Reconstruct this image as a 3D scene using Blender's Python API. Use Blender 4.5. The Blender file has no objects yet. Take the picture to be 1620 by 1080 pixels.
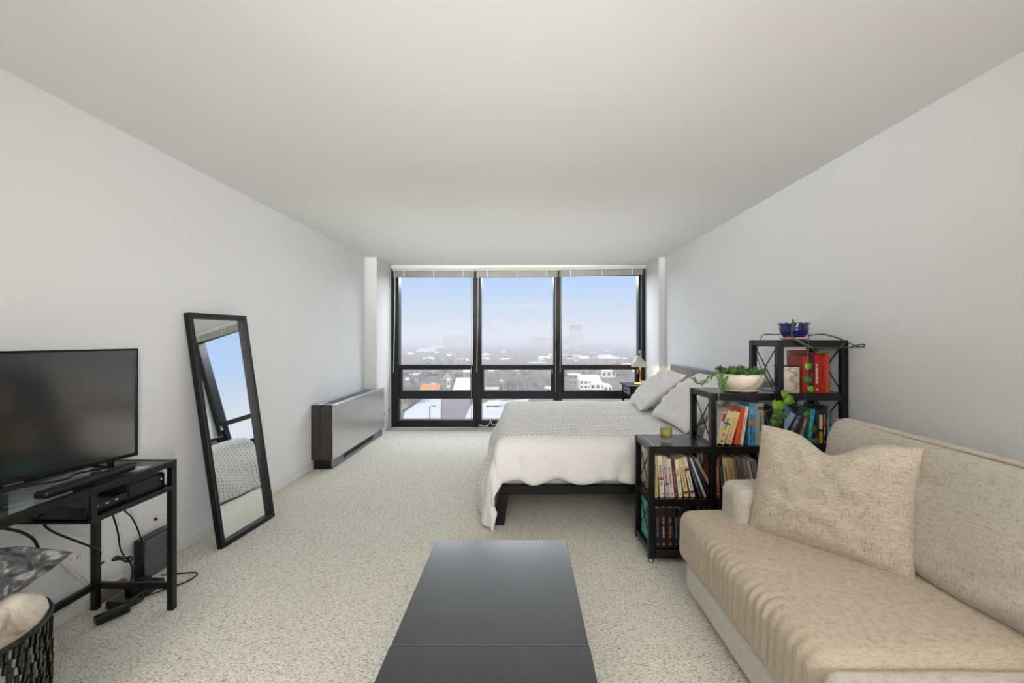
import bpy, bmesh, math, random
from mathutils import Vector, Matrix, noise
random.seed(7)
R = math.radians
S = bpy.context.scene
COL = S.collection

# ------------------------------------------------------------------ camera
F = 720.0            # focal length in pixels of the 1620 px wide frame
CAMZ = 1.347
cam_d = bpy.data.cameras.new('camera')
cam_d.sensor_width = 36.0
cam_d.lens = 36.0 * F / 1620.0
cam_d.shift_x = -17.0 / 1620.0
cam_d.shift_y = -4.0 / 1620.0
cam_d.clip_start = 0.05
cam_d.clip_end = 9000
cam = bpy.data.objects.new('camera', cam_d)
cam.location = (0, 0, CAMZ)
cam.rotation_euler = (R(90), 0, 0)
COL.objects.link(cam)
S.camera = cam

# ------------------------------------------------------------------ view
S.view_settings.view_transform = 'Standard'
S.view_settings.look = 'None'
S.view_settings.gamma = 1.0
S.view_settings.use_curve_mapping = False
S.view_settings.exposure = 0.0
S.cycles.max_bounces = 10
S.cycles.diffuse_bounces = 6
S.cycles.glossy_bounces = 4
S.cycles.transmission_bounces = 6
S.cycles.transparent_max_bounces = 12
S.cycles.volume_bounces = 1
S.cycles.sample_clamp_indirect = 4.0
S.cycles.caustics_reflective = False
S.cycles.caustics_refractive = False

# ------------------------------------------------------------------ world: pale blue winter sky fading to haze
W = bpy.data.worlds.new('sky')
S.world = W
W.use_nodes = True
nt = W.node_tree
nt.nodes.clear()
wo = nt.nodes.new('ShaderNodeOutputWorld')
bg = nt.nodes.new('ShaderNodeBackground')
tc = nt.nodes.new('ShaderNodeTexCoord')
sp = nt.nodes.new('ShaderNodeSeparateXYZ')
cr = nt.nodes.new('ShaderNodeValToRGB')
nt.links.new(tc.outputs['Generated'], sp.inputs[0])
nt.links.new(sp.outputs['Z'], cr.inputs[0])
nt.links.new(cr.outputs[0], bg.inputs[0])
nt.links.new(bg.outputs[0], wo.inputs[0])
el = cr.color_ramp.elements
el[0].position = 0.0;  el[0].color = (0.71, 0.71, 0.72, 1)
el[1].position = 1.0;  el[1].color = (0.33, 0.50, 0.86, 1)
for p_, c_ in ((0.02, (0.71, 0.73, 0.77, 1)), (0.06, (0.58, 0.70, 0.86, 1)), (0.12, (0.47, 0.66, 0.98, 1)), (0.4, (0.42, 0.60, 0.95, 1))):
    e = el.new(p_); e.color = c_
bg.inputs[1].default_value = 1.0

sl = bpy.data.lights.new('sun', 'SUN'); sl.energy = 5.2; sl.angle = R(4); sl.color = (1, .92, .80)
so_ = bpy.data.objects.new('sun', sl); so_.rotation_euler = (R(58), 0, R(-25)); COL.objects.link(so_)

def area(name, loc, rot, sx, sy, watts, col=(1, 1, 1), spread=180):
    l = bpy.data.lights.new(name, 'AREA')
    l.shape = 'RECTANGLE'; l.size = sx; l.size_y = sy
    l.energy = watts; l.color = col; l.spread = R(spread)
    o = bpy.data.objects.new(name, l)
    o.location = loc; o.rotation_euler = rot
    COL.objects.link(o)
    return o
# behind the camera: one warm lamp, and unseen fill lights added for brightness
# the fills stand for no fixtures; they even out walls, floor and ceiling
area('ceiling_fill', (-0.1, -1.0, 2.44), (0, 0, 0), 3.2, 1.4, 52, (1.0, 0.985, 0.96))  # broad downward fill, added; no real fitting known here
area('warm_uplight', (1.2, -0.7, 1.7), (R(180), 0, 0), 0.9, 0.7, 20, (1.0, 0.84, 0.66))
area('left_upward_fill', (-1.2, -0.9, 1.7), (R(180), 0, 0), 0.9, 0.7, 9, (1.0, 0.97, 0.93))  # upward fill, added to lift the ceiling
area('high_fill', (-0.1, -2.3, 2.25), (R(90 - 31), 0, 0), 3.2, 0.3, 7, (1.0, 0.985, 0.97), 34)  # this and the next: narrow-beam fill added along the room
area('low_fill', (-0.1, -2.3, 0.25), (R(90 + 22), 0, 0), 3.2, 0.3, 8, (1.0, 0.985, 0.97), 34)
area('far_high_fill', (-0.1, -2.3, 2.25), (R(90 - 14), 0, 0), 3.2, 0.3, 2.4, (1.0, 0.985, 0.97), 16)  # this and the next: added fill reaching the far end
area('far_low_fill', (-0.1, -2.3, 0.25), (R(90 + 14), 0, 0), 3.2, 0.3, 14, (1.0, 0.985, 0.97), 16)
area('left_corner_fill', (-2.0, -2.3, 1.9), (R(97), 0, R(-31)), 0.25, 0.8, 11, (1.0, 0.985, 0.97), 36)  # this and the next: added fill aimed across at the side walls
area('right_corner_fill', (1.8, -2.3, 1.6), (R(92), 0, R(31)), 0.25, 1.2, 14, (1.0, 0.985, 0.97), 42)
# panel added outside, above the window head, to brighten the dim window end
area('added_sky_panel', (-0.07, 8.15, 3.1), (R(-58), 0, 0), 3.8, 1.7, 230, (0.93, 0.97, 1.0))
area('window_daylight', (-0.08, 7.25, 1.35), (R(-90), 0, 0), 3.8, 2.2, 5, (0.85, 0.92, 1.0)).data.cycles.is_portal = True

# ------------------------------------------------------------------ node helpers and materials
def newmat(name):
    m = bpy.data.materials.new(name); m.use_nodes = True
    n = m.node_tree; b = n.nodes['Principled BSDF']
    return m, n, b
def L(n, a, b): n.links.new(a, b)
def rgb(c):
    if isinstance(c, str):
        c = c.lstrip('#'); v = [int(c[i:i + 2], 16) / 255 for i in (0, 2, 4)]
        return tuple(x / 12.92 if x <= .04045 else ((x + .055) / 1.055) ** 2.4 for x in v) + (1,)
    return tuple(c) + (1,) if len(c) == 3 else tuple(c)
def coords(n, scale=(1, 1, 1), kind='Object', rot=(0, 0, 0)):
    t = n.nodes.new('ShaderNodeTexCoord'); m = n.nodes.new('ShaderNodeMapping')
    m.inputs['Scale'].default_value = scale; m.inputs['Rotation'].default_value = rot
    L(n, t.outputs[kind], m.inputs[0]); return m.outputs[0]
def nz(n, vec, scale, detail=3, rough=.5, dist=0):
    t = n.nodes.new('ShaderNodeTexNoise')
    t.inputs['Scale'].default_value = scale; t.inputs['Detail'].default_value = detail
    t.inputs['Roughness'].default_value = rough; t.inputs['Distortion'].default_value = dist
    L(n, vec, t.inputs['Vector']); return t.outputs['Fac']
def ramp(n, fac, stops, interp='LINEAR'):
    r = n.nodes.new('ShaderNodeValToRGB'); r.color_ramp.interpolation = interp
    e = r.color_ramp.elements
    e[0].position, e[0].color = stops[0][0], rgb(stops[0][1])
    e[1].position, e[1].color = stops[-1][0], rgb(stops[-1][1])
    for p, c in stops[1:-1]:
        k = e.new(p); k.color = rgb(c)
    L(n, fac, r.inputs[0]); return r.outputs[0]
def mth(n, op, a, b=None, c=None):
    m = n.nodes.new('ShaderNodeMath'); m.operation = op
    for i, v in enumerate((a, b, c)):
        if v is None: continue
        if isinstance(v, (int, float)): m.inputs[i].default_value = v
        else: L(n, v, m.inputs[i])
    return m.outputs[0]
def mix(n, fac, a, b, kind='MIX'):
    m = n.nodes.new('ShaderNodeMix'); m.data_type = 'RGBA'; m.blend_type = kind
    for i, v in ((0, fac), (6, a), (7, b)):
        if isinstance(v, (int, float)): m.inputs[i].default_value = v
        elif isinstance(v, (tuple, str)): m.inputs[i].default_value = rgb(v)
        else: L(n, v, m.inputs[i])
    return m.outputs[2]
def bump(n, b, h, strength=.3, dist=.01):
    k = n.nodes.new('ShaderNodeBump'); k.inputs['Strength'].default_value = strength
    k.inputs['Distance'].default_value = dist
    L(n, h, k.inputs['Height']); L(n, k.outputs[0], b.inputs['Normal'])

def plain(name, c, rough=.5, metal=0, spec=.5, var=.06, scale=8, bmp=0):
    m, n, b = newmat(name)
    c = rgb(c)
    v = nz(n, coords(n), scale, 3)
    lo = tuple(x * (1 - var) for x in c[:3]); hi = tuple(min(1, x * (1 + var)) for x in c[:3])
    L(n, ramp(n, v, [(.3, lo), (.7, hi)]), b.inputs['Base Color'])
    b.inputs['Roughness'].default_value = rough
    b.inputs['Metallic'].default_value = metal
    b.inputs['Specular IOR Level'].default_value = spec
    if bmp: bump(n, b, nz(n, coords(n), scale * 6, 3), bmp, .004)
    return m

M = {}
M['wall'] = plain('wall_paint', '#e0e1e2', .75, var=.012, scale=1.2, bmp=.03)
M['ceiling'] = plain('ceiling_paint', '#e4e4e2', .9, var=.01, scale=1, bmp=.03)
M['trim'] = plain('white_trim', '#d8d7d3', .5, var=.02)
M['black_metal'] = plain('black_metal', '#0a0a0c', .36, 0, .35, var=.1)
M['frame_black'] = plain('window_frame_black', '#0f0f11', .4, 0, .4, var=.15)
M['black_plastic'] = plain('black_plastic', '#0b0b0d', .25, 0, .5)
M['black_matte'] = plain('black_matte', '#0b0b0c', .5, 0, .35)
M['screen'] = plain('tv_screen', '#0a0b0f', .3, 0, .9, var=.02)
_b = M['screen'].node_tree.nodes['Principled BSDF']; _b.inputs['Coat Weight'].default_value = 1; _b.inputs['Coat IOR'].default_value = 2.1; _b.inputs['Coat Roughness'].default_value = .1
M['white_plastic'] = plain('white_plastic', '#e3e2de', .4)
M['silver'] = plain('silver', '#b9babc', .3, 1)
M['blind'] = plain('blind_grey', '#a9a9a2', .5)
M['blind_light'] = plain('blind_light', '#b9b9b2', .5)
M['steel'] = None
M['dark_steel'] = plain('brown_steel', '#4c4542', .35, .7, var=.06)
M['grey_vent'] = plain('grey_vent', '#74767a', .5, .2)
M['pillow'] = plain('pillow_cotton', '#e6e4e3', .9, var=.03, scale=5, bmp=.1)
M['mattress'] = plain('mattress', '#d9d7d2', .9)
M['headboard'] = plain('headboard_grey', '#66666c', .5, var=.04)
M['lamp_white'] = plain('lamp_offwhite', '#cfccbc', .4)
M['brass'] = plain('brass', '#c79a3e', .3, .9)
M['navy_glaze'] = plain('navy_glaze', '#1a1650', .12, 0, .7, var=.3)
M['terracotta'] = plain('pale_saucer', '#c9a48d', .5)
M['soil'] = plain('soil', '#2b2018', .95, var=.4, scale=40)
M['wax'] = plain('candle_wax', '#a39a4e', .5)
M['white_cord'] = plain('white_cord', '#cfcfcb', .5)
M['wood_brown'] = plain('brown_wood', '#6a5442', .5, var=.25, scale=20)
M['pages'] = plain('book_pages', '#d8d0bc', .9)
M['stem'] = plain('vine_stem', '#4a5230', .6, var=.3, scale=15)
M['stem_dark'] = plain('vine_stem_dark', '#1c2119', .6, var=.3, scale=15)
M['leaf'] = plain('pothos_leaf', '#5f8a1c', .4, var=.35, scale=18)
M['leaf_dark'] = plain('pothos_leaf_dark', '#3f5c22', .4, var=.35, scale=18)
M['succ'] = plain('succulent_green', '#41692a', .45, var=.5, scale=30)
M['succ_dark'] = plain('succulent_dark', '#3a4a24', .5, var=.5, scale=30)

def mk_steel():
    m, n, b = newmat('brushed_steel')
    v = nz(n, coords(n, (1, 0.3, 60)), 6, 3)
    L(n, ramp(n, v, [(.3, '#b5b3b0'), (.7, '#cac8c5')]), b.inputs['Base Color'])
    b.inputs['Metallic'].default_value = .4; b.inputs['Roughness'].default_value = .25
    return m
M['steel'] = mk_steel()

def mk_glass(name='clear_glass', tint=(1, 1, 1), amount=.06):
    m, n, b = newmat(name)
    n.nodes.remove(b)
    out = n.nodes['Material Output']
    tr = n.nodes.new('ShaderNodeBsdfTransparent'); tr.inputs[0].default_value = rgb(tint)
    gl = n.nodes.new('ShaderNodeBsdfGlossy'); gl.inputs['Roughness'].default_value = .01
    lw = n.nodes.new('ShaderNodeLayerWeight'); lw.inputs[0].default_value = .5
    mx = n.nodes.new('ShaderNodeMixShader')
    f = mth(n, 'ADD', mth(n, 'MULTIPLY', mth(n, 'POWER', lw.outputs['Facing'], 5.0), .85), amount * .25)
    L(n, f, mx.inputs[0]); L(n, tr.outputs[0], mx.inputs[1]); L(n, gl.outputs[0], mx.inputs[2])
    L(n, mx.outputs[0], out.inputs[0])
    return m
M['glass'] = mk_glass()
M['table_glass'] = mk_glass('table_glass', (.94, .98, .97), .12)
def mk_mirror():
    m, n, b = newmat('mirror_glass')
    b.inputs['Base Color'].default_value = (.93, .95, .94, 1)
    b.inputs['Metallic'].default_value = 1; b.inputs['Roughness'].default_value = .015
    return m
M['mirror'] = mk_mirror()

def mk_carpet():
    m, n, b = newmat('loop_carpet')
    c = coords(n, (1, 1, 1))
    rows = coords(n, (60, 190, 60))
    loops = nz(n, rows, 1.0, 2, .6)
    vo = n.nodes.new('ShaderNodeTexVoronoi'); vo.inputs['Scale'].default_value = 1.0
    L(n, coords(n, (85, 135, 85)), vo.inputs['Vector'])
    big = nz(n, c, 1.3, 4)
    fine = nz(n, c, 130, 2)
    h = mth(n, 'SUBTRACT', mth(n, 'MULTIPLY', loops, 1.3), mth(n, 'MULTIPLY', vo.outputs['Distance'], .55))
    colr = ramp(n, h, [(.02, '#908d80'), (.16, '#cbc8bb'), (.38, '#e8e6db'), (.6, '#f6f4ec')])
    col2 = mix(n, mth(n, 'MULTIPLY', big, .35), colr, '#d2cbba')
    sp = ramp(n, fine, [(.30, '#9c9586'), (.42, '#ffffff')])
    L(n, mix(n, .55, col2, mix(n, 1.0, col2, sp, 'MULTIPLY')), b.inputs['Base Color'])
    b.inputs['Roughness'].default_value = .95; b.inputs['Specular IOR Level'].default_value = .1
    bump(n, b, h, .8, .008)
    return m
M['carpet'] = mk_carpet()

def mk_linen(name, base, dark, light, s=1.0, warm='#b89a72'):
    m, n, b = newmat(name)
    h1 = nz(n, coords(n, (30 * s, 30 * s, 260 * s)), 1, 3, .6)
    h2 = nz(n, coords(n, (240 * s, 240 * s, 24 * s)), 1, 3, .6)
    big = nz(n, coords(n), 3, 4)
    t = mth(n, 'MULTIPLY', mth(n, 'ADD', h1, h2), .5)
    c1 = ramp(n, t, [(.36, dark), (.47, base), (.62, light)])
    c2 = mix(n, mth(n, 'MULTIPLY', mth(n, 'SUBTRACT', h2, .45), 1.2), c1, warm)
    c3 = mix(n, mth(n, 'MULTIPLY', big, .25), c2, base)
    L(n, c3, b.inputs['Base Color'])
    b.inputs['Roughness'].default_value = .95; b.inputs['Specular IOR Level'].default_value = .15
    b.inputs['Sheen Weight'].default_value = .15
    bump(n, b, t, .5, .004)
    return m
M['sofa'] = mk_linen('sofa_linen', '#bbb3a8', '#968d81', '#cbc4ba', 1.0, '#c4b199')
M['sofa_seat'] = mk_linen('sofa_seat_linen', '#b3a592', '#97897a', '#c3b7a7', 1.6, '#bda37f')
M['sofa_base'] = mk_linen('sofa_base_linen', '#c6c2ba', '#aaa59c', '#d4d1ca', 1.0, '#c0b6a6')
M['throw'] = mk_linen('throw_linen', '#b6ab9b', '#8d8170', '#cdc4b6', 1.15, '#c4ab87')

def mk_table(name, across):
    m, n, b = newmat(name)
    sc = (3, 60, 20) if across else (60, 3, 20)
    v = nz(n, coords(n, sc), 1, 4, .6, .3)
    big = nz(n, coords(n, (1.2, 4, 1) if across else (6, 1, 1)), 1, 3)
    L(n, ramp(n, v, [(.3, '#0a0b0f'), (.7, '#181b22')]), b.inputs['Base Color'])
    L(n, ramp(n, mth(n, 'ADD', mth(n, 'MULTIPLY', v, .5), mth(n, 'MULTIPLY', big, .5)), [(.3, (.30, .30, .30)), (.7, (.45, .45, .45))]), b.inputs['Roughness'])
    b.inputs['Specular IOR Level'].default_value = .2
    b.inputs['Coat Weight'].default_value = 1; b.inputs['Coat IOR'].default_value = 1.68; b.inputs['Coat Roughness'].default_value = .2
    bump(n, b, v, .08, .002)
    return m
M['table_a'] = mk_table('dark_table_grain_across', True)
M['table_b'] = mk_table('dark_table_grain_along', False)
M['shelf_wood'] = plain('espresso_shelf', '#100c0d', .25, 0, .5, var=.25, scale=25)

def mk_marble():
    m, n, b = newmat('marbled_ceramic')
    w = n.nodes.new('ShaderNodeTexWave'); w.inputs['Scale'].default_value = 1.6; w.inputs['Distortion'].default_value = 16
    w.inputs['Detail'].default_value = 3; w.inputs['Detail Scale'].default_value = .8
    L(n, coords(n, (1.2, 1.2, 5)), w.inputs['Vector'])
    L(n, ramp(n, w.outputs['Fac'], [(.0, '#8b7e70'), (.04, '#b0a494'), (.12, '#b9ad9c'), (1, '#c2b7a6')]), b.inputs['Base Color'])
    b.inputs['Roughness'].default_value = .4
    return m
M['marble'] = mk_marble()

def mk_duvet():
    """white cotton with rows of grey running-stitch dashes; UV is the flat cloth in metres"""
    m, n, b = newmat('stitched_duvet')
    t = n.nodes.new('ShaderNodeTexCoord'); s = n.nodes.new('ShaderNodeSeparateXYZ')
    L(n, t.outputs['UV'], s.inputs[0])
    u, v = s.outputs[0], s.outputs[1]
    row = mth(n, 'FLOOR', mth(n, 'DIVIDE', v, .30))
    inrow = mth(n, 'FRACT', mth(n, 'DIVIDE', v, .30))
    # zigzag rows in one third of each band, straight rows elsewhere
    tri = mth(n, 'PINGPONG', u, .11)
    zig = mth(n, 'GREATER_THAN', inrow, .62)
    vz = mth(n, 'ADD', v, mth(n, 'MULTIPLY', mth(n, 'MULTIPLY', tri, zig), .33))
    line = mth(n, 'ABSOLUTE', mth(n, 'SUBTRACT', mth(n, 'FRACT', mth(n, 'DIVIDE', vz, .043)), .5))
    online = mth(n, 'LESS_THAN', line, .115)
    ph = mth(n, 'MULTIPLY', mth(n, 'FLOOR', mth(n, 'DIVIDE', vz, .043)), .37)
    dash = mth(n, 'LESS_THAN', mth(n, 'FRACT', mth(n, 'ADD', mth(n, 'DIVIDE', u, .036), ph)), .62)
    zone = mth(n, 'MULTIPLY', mth(n, 'GREATER_THAN', v, .33), mth(n, 'LESS_THAN', v, 2.45))
    mask = mth(n, 'MULTIPLY', mth(n, 'MULTIPLY', online, dash), zone)
    vn = nz(n, coords(n, (1, 1, 1), 'UV'), 60, 3)
    base = ramp(n, vn, [(.3, '#e2e0dc'), (.7, '#eae8e4')])
    L(n, mix(n, mth(n, 'MULTIPLY', mask, .75), base, '#726f6c'), b.inputs['Base Color'])
    b.inputs['Roughness'].default_value = .95; b.inputs['Specular IOR Level'].default_value = .1
    bump(n, b, mth(n, 'ADD', mth(n, 'MULTIPLY', mask, .6), mth(n, 'MULTIPLY', vn, .3)), .35, .006)
    return m
M['duvet'] = mk_duvet()

# ------------------------------------------------------------------ object helpers
WM = {}
def wm(o):
    return WM.get(o.name, Matrix())
def tag(o, label=None, cat=None, group=None, kind=None):
    if label: o['label'] = label
    if cat: o['category'] = cat
    if group: o['group'] = group
    if kind: o['kind'] = kind
    return o
def thing(name, loc, label, cat, group=None):
    o = bpy.data.objects.new(name, None); COL.objects.link(o)
    o.location = loc; o.empty_display_size = .1
    WM[o.name] = Matrix.Translation(loc)
    return tag(o, label, cat, group)

class MB:
    """collects shapes, in world metres, for ONE mesh object"""
    def __init__(s): s.bm = bmesh.new(); s.uv = None
    def _add(s, vs, fs, mat=None):
        if mat is not None: vs = [mat @ Vector(v) for v in vs]
        V = [s.bm.verts.new(v) for v in vs]
        for f in fs:
            try: s.bm.faces.new([V[i] for i in f])
            except ValueError: pass
        return V
    def box(s, x0, x1, y0, y1, z0, z1, mat=None):
        vs = [(x, y, z) for z in (z0, z1) for y in (y0, y1) for x in (x0, x1)]
        return s._add(vs, [(0, 2, 3, 1), (4, 5, 7, 6), (0, 1, 5, 4), (2, 6, 7, 3), (0, 4, 6, 2), (1, 3, 7, 5)], mat)
    def bar(s, a, b, w, h=None, up=(0, 0, 1)):
        a = Vector(a); b = Vector(b); h = h or w
        d = (b - a).normalized(); u = Vector(up)
        if abs(d.dot(u)) > .95: u = Vector((0, 1, 0))
        x = d.cross(u).normalized(); y = x.cross(d)
        vs = [p + x * i * w / 2 + y * j * h / 2 for p in (a, b) for i, j in ((-1, -1), (1, -1), (1, 1), (-1, 1))]
        return s._add(vs, [(0, 3, 2, 1), (4, 5, 6, 7), (0, 1, 5, 4), (1, 2, 6, 5), (2, 3, 7, 6), (3, 0, 4, 7)])
    def tube(s, pts, r, seg=8, smooth_n=0):
        P = [Vector(p) for p in pts]
        if smooth_n:
            Q = []
            for i in range(len(P) - 1):
                p0 = P[max(0, i - 1)]; p1 = P[i]; p2 = P[i + 1]; p3 = P[min(len(P) - 1, i + 2)]
                for k in range(smooth_n):
                    t = k / smooth_n
                    Q.append(.5 * ((2 * p1) + (p2 - p0) * t + (2 * p0 - 5 * p1 + 4 * p2 - p3) * t * t + (3 * p1 - p0 - 3 * p2 + p3) * t ** 3))
            Q.append(P[-1]); P = Q
        rings = []
        prev = None
        for i, p in enumerate(P):
            d = (P[min(i + 1, len(P) - 1)] - P[max(i - 1, 0)])
            if d.length < 1e-9: d = Vector((0, 0, 1))
            d.normalize()
            u = prev if prev is not None else (Vector((0, 0, 1)) if abs(d.z) < .9 else Vector((1, 0, 0)))
            x = (u - d * u.dot(d))
            if x.length < 1e-6: x = d.orthogonal()
            x.normalize(); y = d.cross(x); prev = x
            rr = r(i / (len(P) - 1)) if callable(r) else r
            rings.append([s.bm.verts.new(p + x * rr * math.cos(2 * math.pi * k / seg) + y * rr * math.sin(2 * math.pi * k / seg)) for k in range(seg)])
        for a, b in zip(rings, rings[1:]):
            for k in range(seg):
                s.bm.faces.new((a[k], a[(k + 1) % seg], b[(k + 1) % seg], b[k]))
        s.bm.faces.new(rings[0][::-1]); s.bm.faces.new(rings[-1])
    def lathe(s, prof, c, seg=32, mat=None):
        """prof: list of (r, z); closed on the axis where r is 0"""
        rings = []
        c = Vector(c)
        for r, z in prof:
            if r <= 1e-6:
                p = Vector((0, 0, z)); p = (mat @ p) if mat else p
                rings.append([s.bm.verts.new(c + p)])
            else:
                q = []
                for k in range(seg):
                    p = Vector((r * math.cos(2 * math.pi * k / seg), r * math.sin(2 * math.pi * k / seg), z))
                    p = (mat @ p) if mat else p
                    q.append(s.bm.verts.new(c + p))
                rings.append(q)
        for a, b in zip(rings, rings[1:]):
            for k in range(seg):
                if len(a) == 1 and len(b) == 1: continue
                if len(a) == 1: s.bm.faces.new((a[0], b[k], b[(k + 1) % seg])[::-1])
                elif len(b) == 1: s.bm.faces.new((a[k], a[(k + 1) % seg], b[0]))
                else: s.bm.faces.new((a[k], a[(k + 1) % seg], b[(k + 1) % seg], b[k]))
    def rbox(s, half, r, mat, n=14, disp=None):
        """soft rounded box; disp(p, nrm) -> offset vector, in local metres"""
        half = Vector(half)
        def axis(m, h):
            k = []
            e = max(.02, 1 - 1.15 * r / h)
            for i in range(4): k.append(-1 + (1 - e) * i / 4)
            for i in range(m + 1): k.append(-e + 2 * e * i / m)
            for i in range(1, 5): k.append(e + (1 - e) * i / 4)
            return k
        mx = max(half)
        A = [axis(max(2, int(n * h / mx)), h) for h in half]
        cache = {}
        def vert(p):
            key = tuple(round(v, 5) for v in p)
            if key in cache: return cache[key]
            q = Vector([p[i] * half[i] for i in range(3)])
            c = Vector([max(-(half[i] - r), min(half[i] - r, q[i])) for i in range(3)])
            d = q - c; d = d.normalized() if d.length > 1e-9 else Vector((0, 0, 0))
            w = c + d * r
            if disp: w = w + disp(w, d)
            cache[key] = s.bm.verts.new(mat @ w)
            return cache[key]
        for ax in range(3):
            a1, a2 = [(1, 2), (2, 0), (0, 1)][ax]
            for sg in (-1, 1):
                for i in range(len(A[a1]) - 1):
                    for j in range(len(A[a2]) - 1):
                        q = []
                        for (ii, jj) in ((i, j), (i + 1, j), (i + 1, j + 1), (i, j + 1)):
                            p = [0, 0, 0]; p[ax] = sg; p[a1] = A[a1][ii]; p[a2] = A[a2][jj]
                            q.append(vert(p))
                        if sg < 0: q = q[::-1]
                        try: s.bm.faces.new(q)
                        except ValueError: pass
    def build(s, name, mat, parent=None, smooth=False, bevel=0, seg=2, origin=None, mats=None):
        me = bpy.data.meshes.new(name)
        bm = s.bm
        bm.normal_update()
        if smooth:
            for f in bm.faces: f.smooth = True
        if parent is not None:
            bm.transform(wm(parent).inverted()); loc = None
        else:
            if origin is None:
                xs = [v.co for v in bm.verts]
                origin = Vector(((min(v.x for v in xs) + max(v.x for v in xs)) / 2, (min(v.y for v in xs) + max(v.y for v in xs)) / 2, min(v.z for v in xs)))
            loc = Vector(origin); bm.transform(Matrix.Translation(-loc))
        bm.to_mesh(me); bm.free()
        for k in (mats or [mat]): me.materials.append(k)
        o = bpy.data.objects.new(name, me); COL.objects.link(o)
        if parent is not None:
            o.parent = parent; WM[o.name] = wm(parent).copy()
        else:
            o.location = loc; WM[o.name] = Matrix.Translation(loc)
        if bevel:
            b = o.modifiers.new('bevel', 'BEVEL'); b.width = bevel; b.segments = seg; b.limit_method = 'ANGLE'; b.angle_limit = R(40)
            if len(me.polygons) < 4000 and smooth is False and seg > 1:
                for p in me.polygons: p.use_smooth = True
                w = o.modifiers.new('wn', 'WEIGHTED_NORMAL'); w.keep_sharp = True
        return o
def bx(name, x0, x1, y0, y1, z0, z1, mat, parent=None, bevel=0, seg=1):
    m = MB(); m.box(x0, x1, y0, y1, z0, z1)
    return m.build(name, mat, parent, bevel=bevel, seg=seg)
def struct(o): o['kind'] = 'structure'; return o
def TRS(loc, rx=0, ry=0, rz=0):
    return Matrix.Translation(loc) @ Matrix.Rotation(rz, 4, 'Z') @ Matrix.Rotation(ry, 4, 'Y') @ Matrix.Rotation(rx, 4, 'X')
def P(px, py, Y):
    """world point that stands at depth Y and falls on this pixel of the photograph"""
    return Vector(((px - 827) / F * Y, Y, CAMZ - (py - 536) / F * Y))

# ================================================================== room shell
XL, XR, YB, YW, ZC = -2.18, 1.965, -2.6, 7.03, 2.477
struct(bx('floor', XL - .1, XR + .1, YB, YW + .12, -.12, 0, M['carpet']))
struct(bx('ceiling', XL - .1, XR + .1, YB, YW + .12, ZC, ZC + .12, M['ceiling']))
struct(bx('wall_left', XL - .1, XL, YB, YW + .12, 0, ZC, M['wall']))
struct(bx('wall_right', XR, XR + .1, YB, YW + .12, 0, ZC, M['wall']))
struct(bx('wall_back', XL - .1, XR + .1, YB - .1, YB, 0, ZC, M['wall']))
CLX, CRX, YC = -2.015, 1.878, 6.28
struct(bx('trim_1', XL, CLX, YC, YW + .12, 0, ZC, M['wall'], bevel=.003))
struct(bx('trim_2', CRX, XR, YC, YW + .12, 0, ZC, M['wall'], bevel=.003))
struct(bx('trim_3', CLX, CRX, 6.96, 6.995, 2.425, ZC, M['ceiling']))
def baseboard(name, pts, th=.011, h=.065):
    m = MB()
    m.box(*pts, 0, h)
    return struct(m.build(name, M['trim'], bevel=.003, seg=1))
baseboard('baseboard_left', (XL, XL + .012, YB, YC))
baseboard('baseboard_right', (XR - .012, XR, YB, YC))
baseboard('baseboard_back', (XL + .012, XR - .012, YB, YB + .012))

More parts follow.
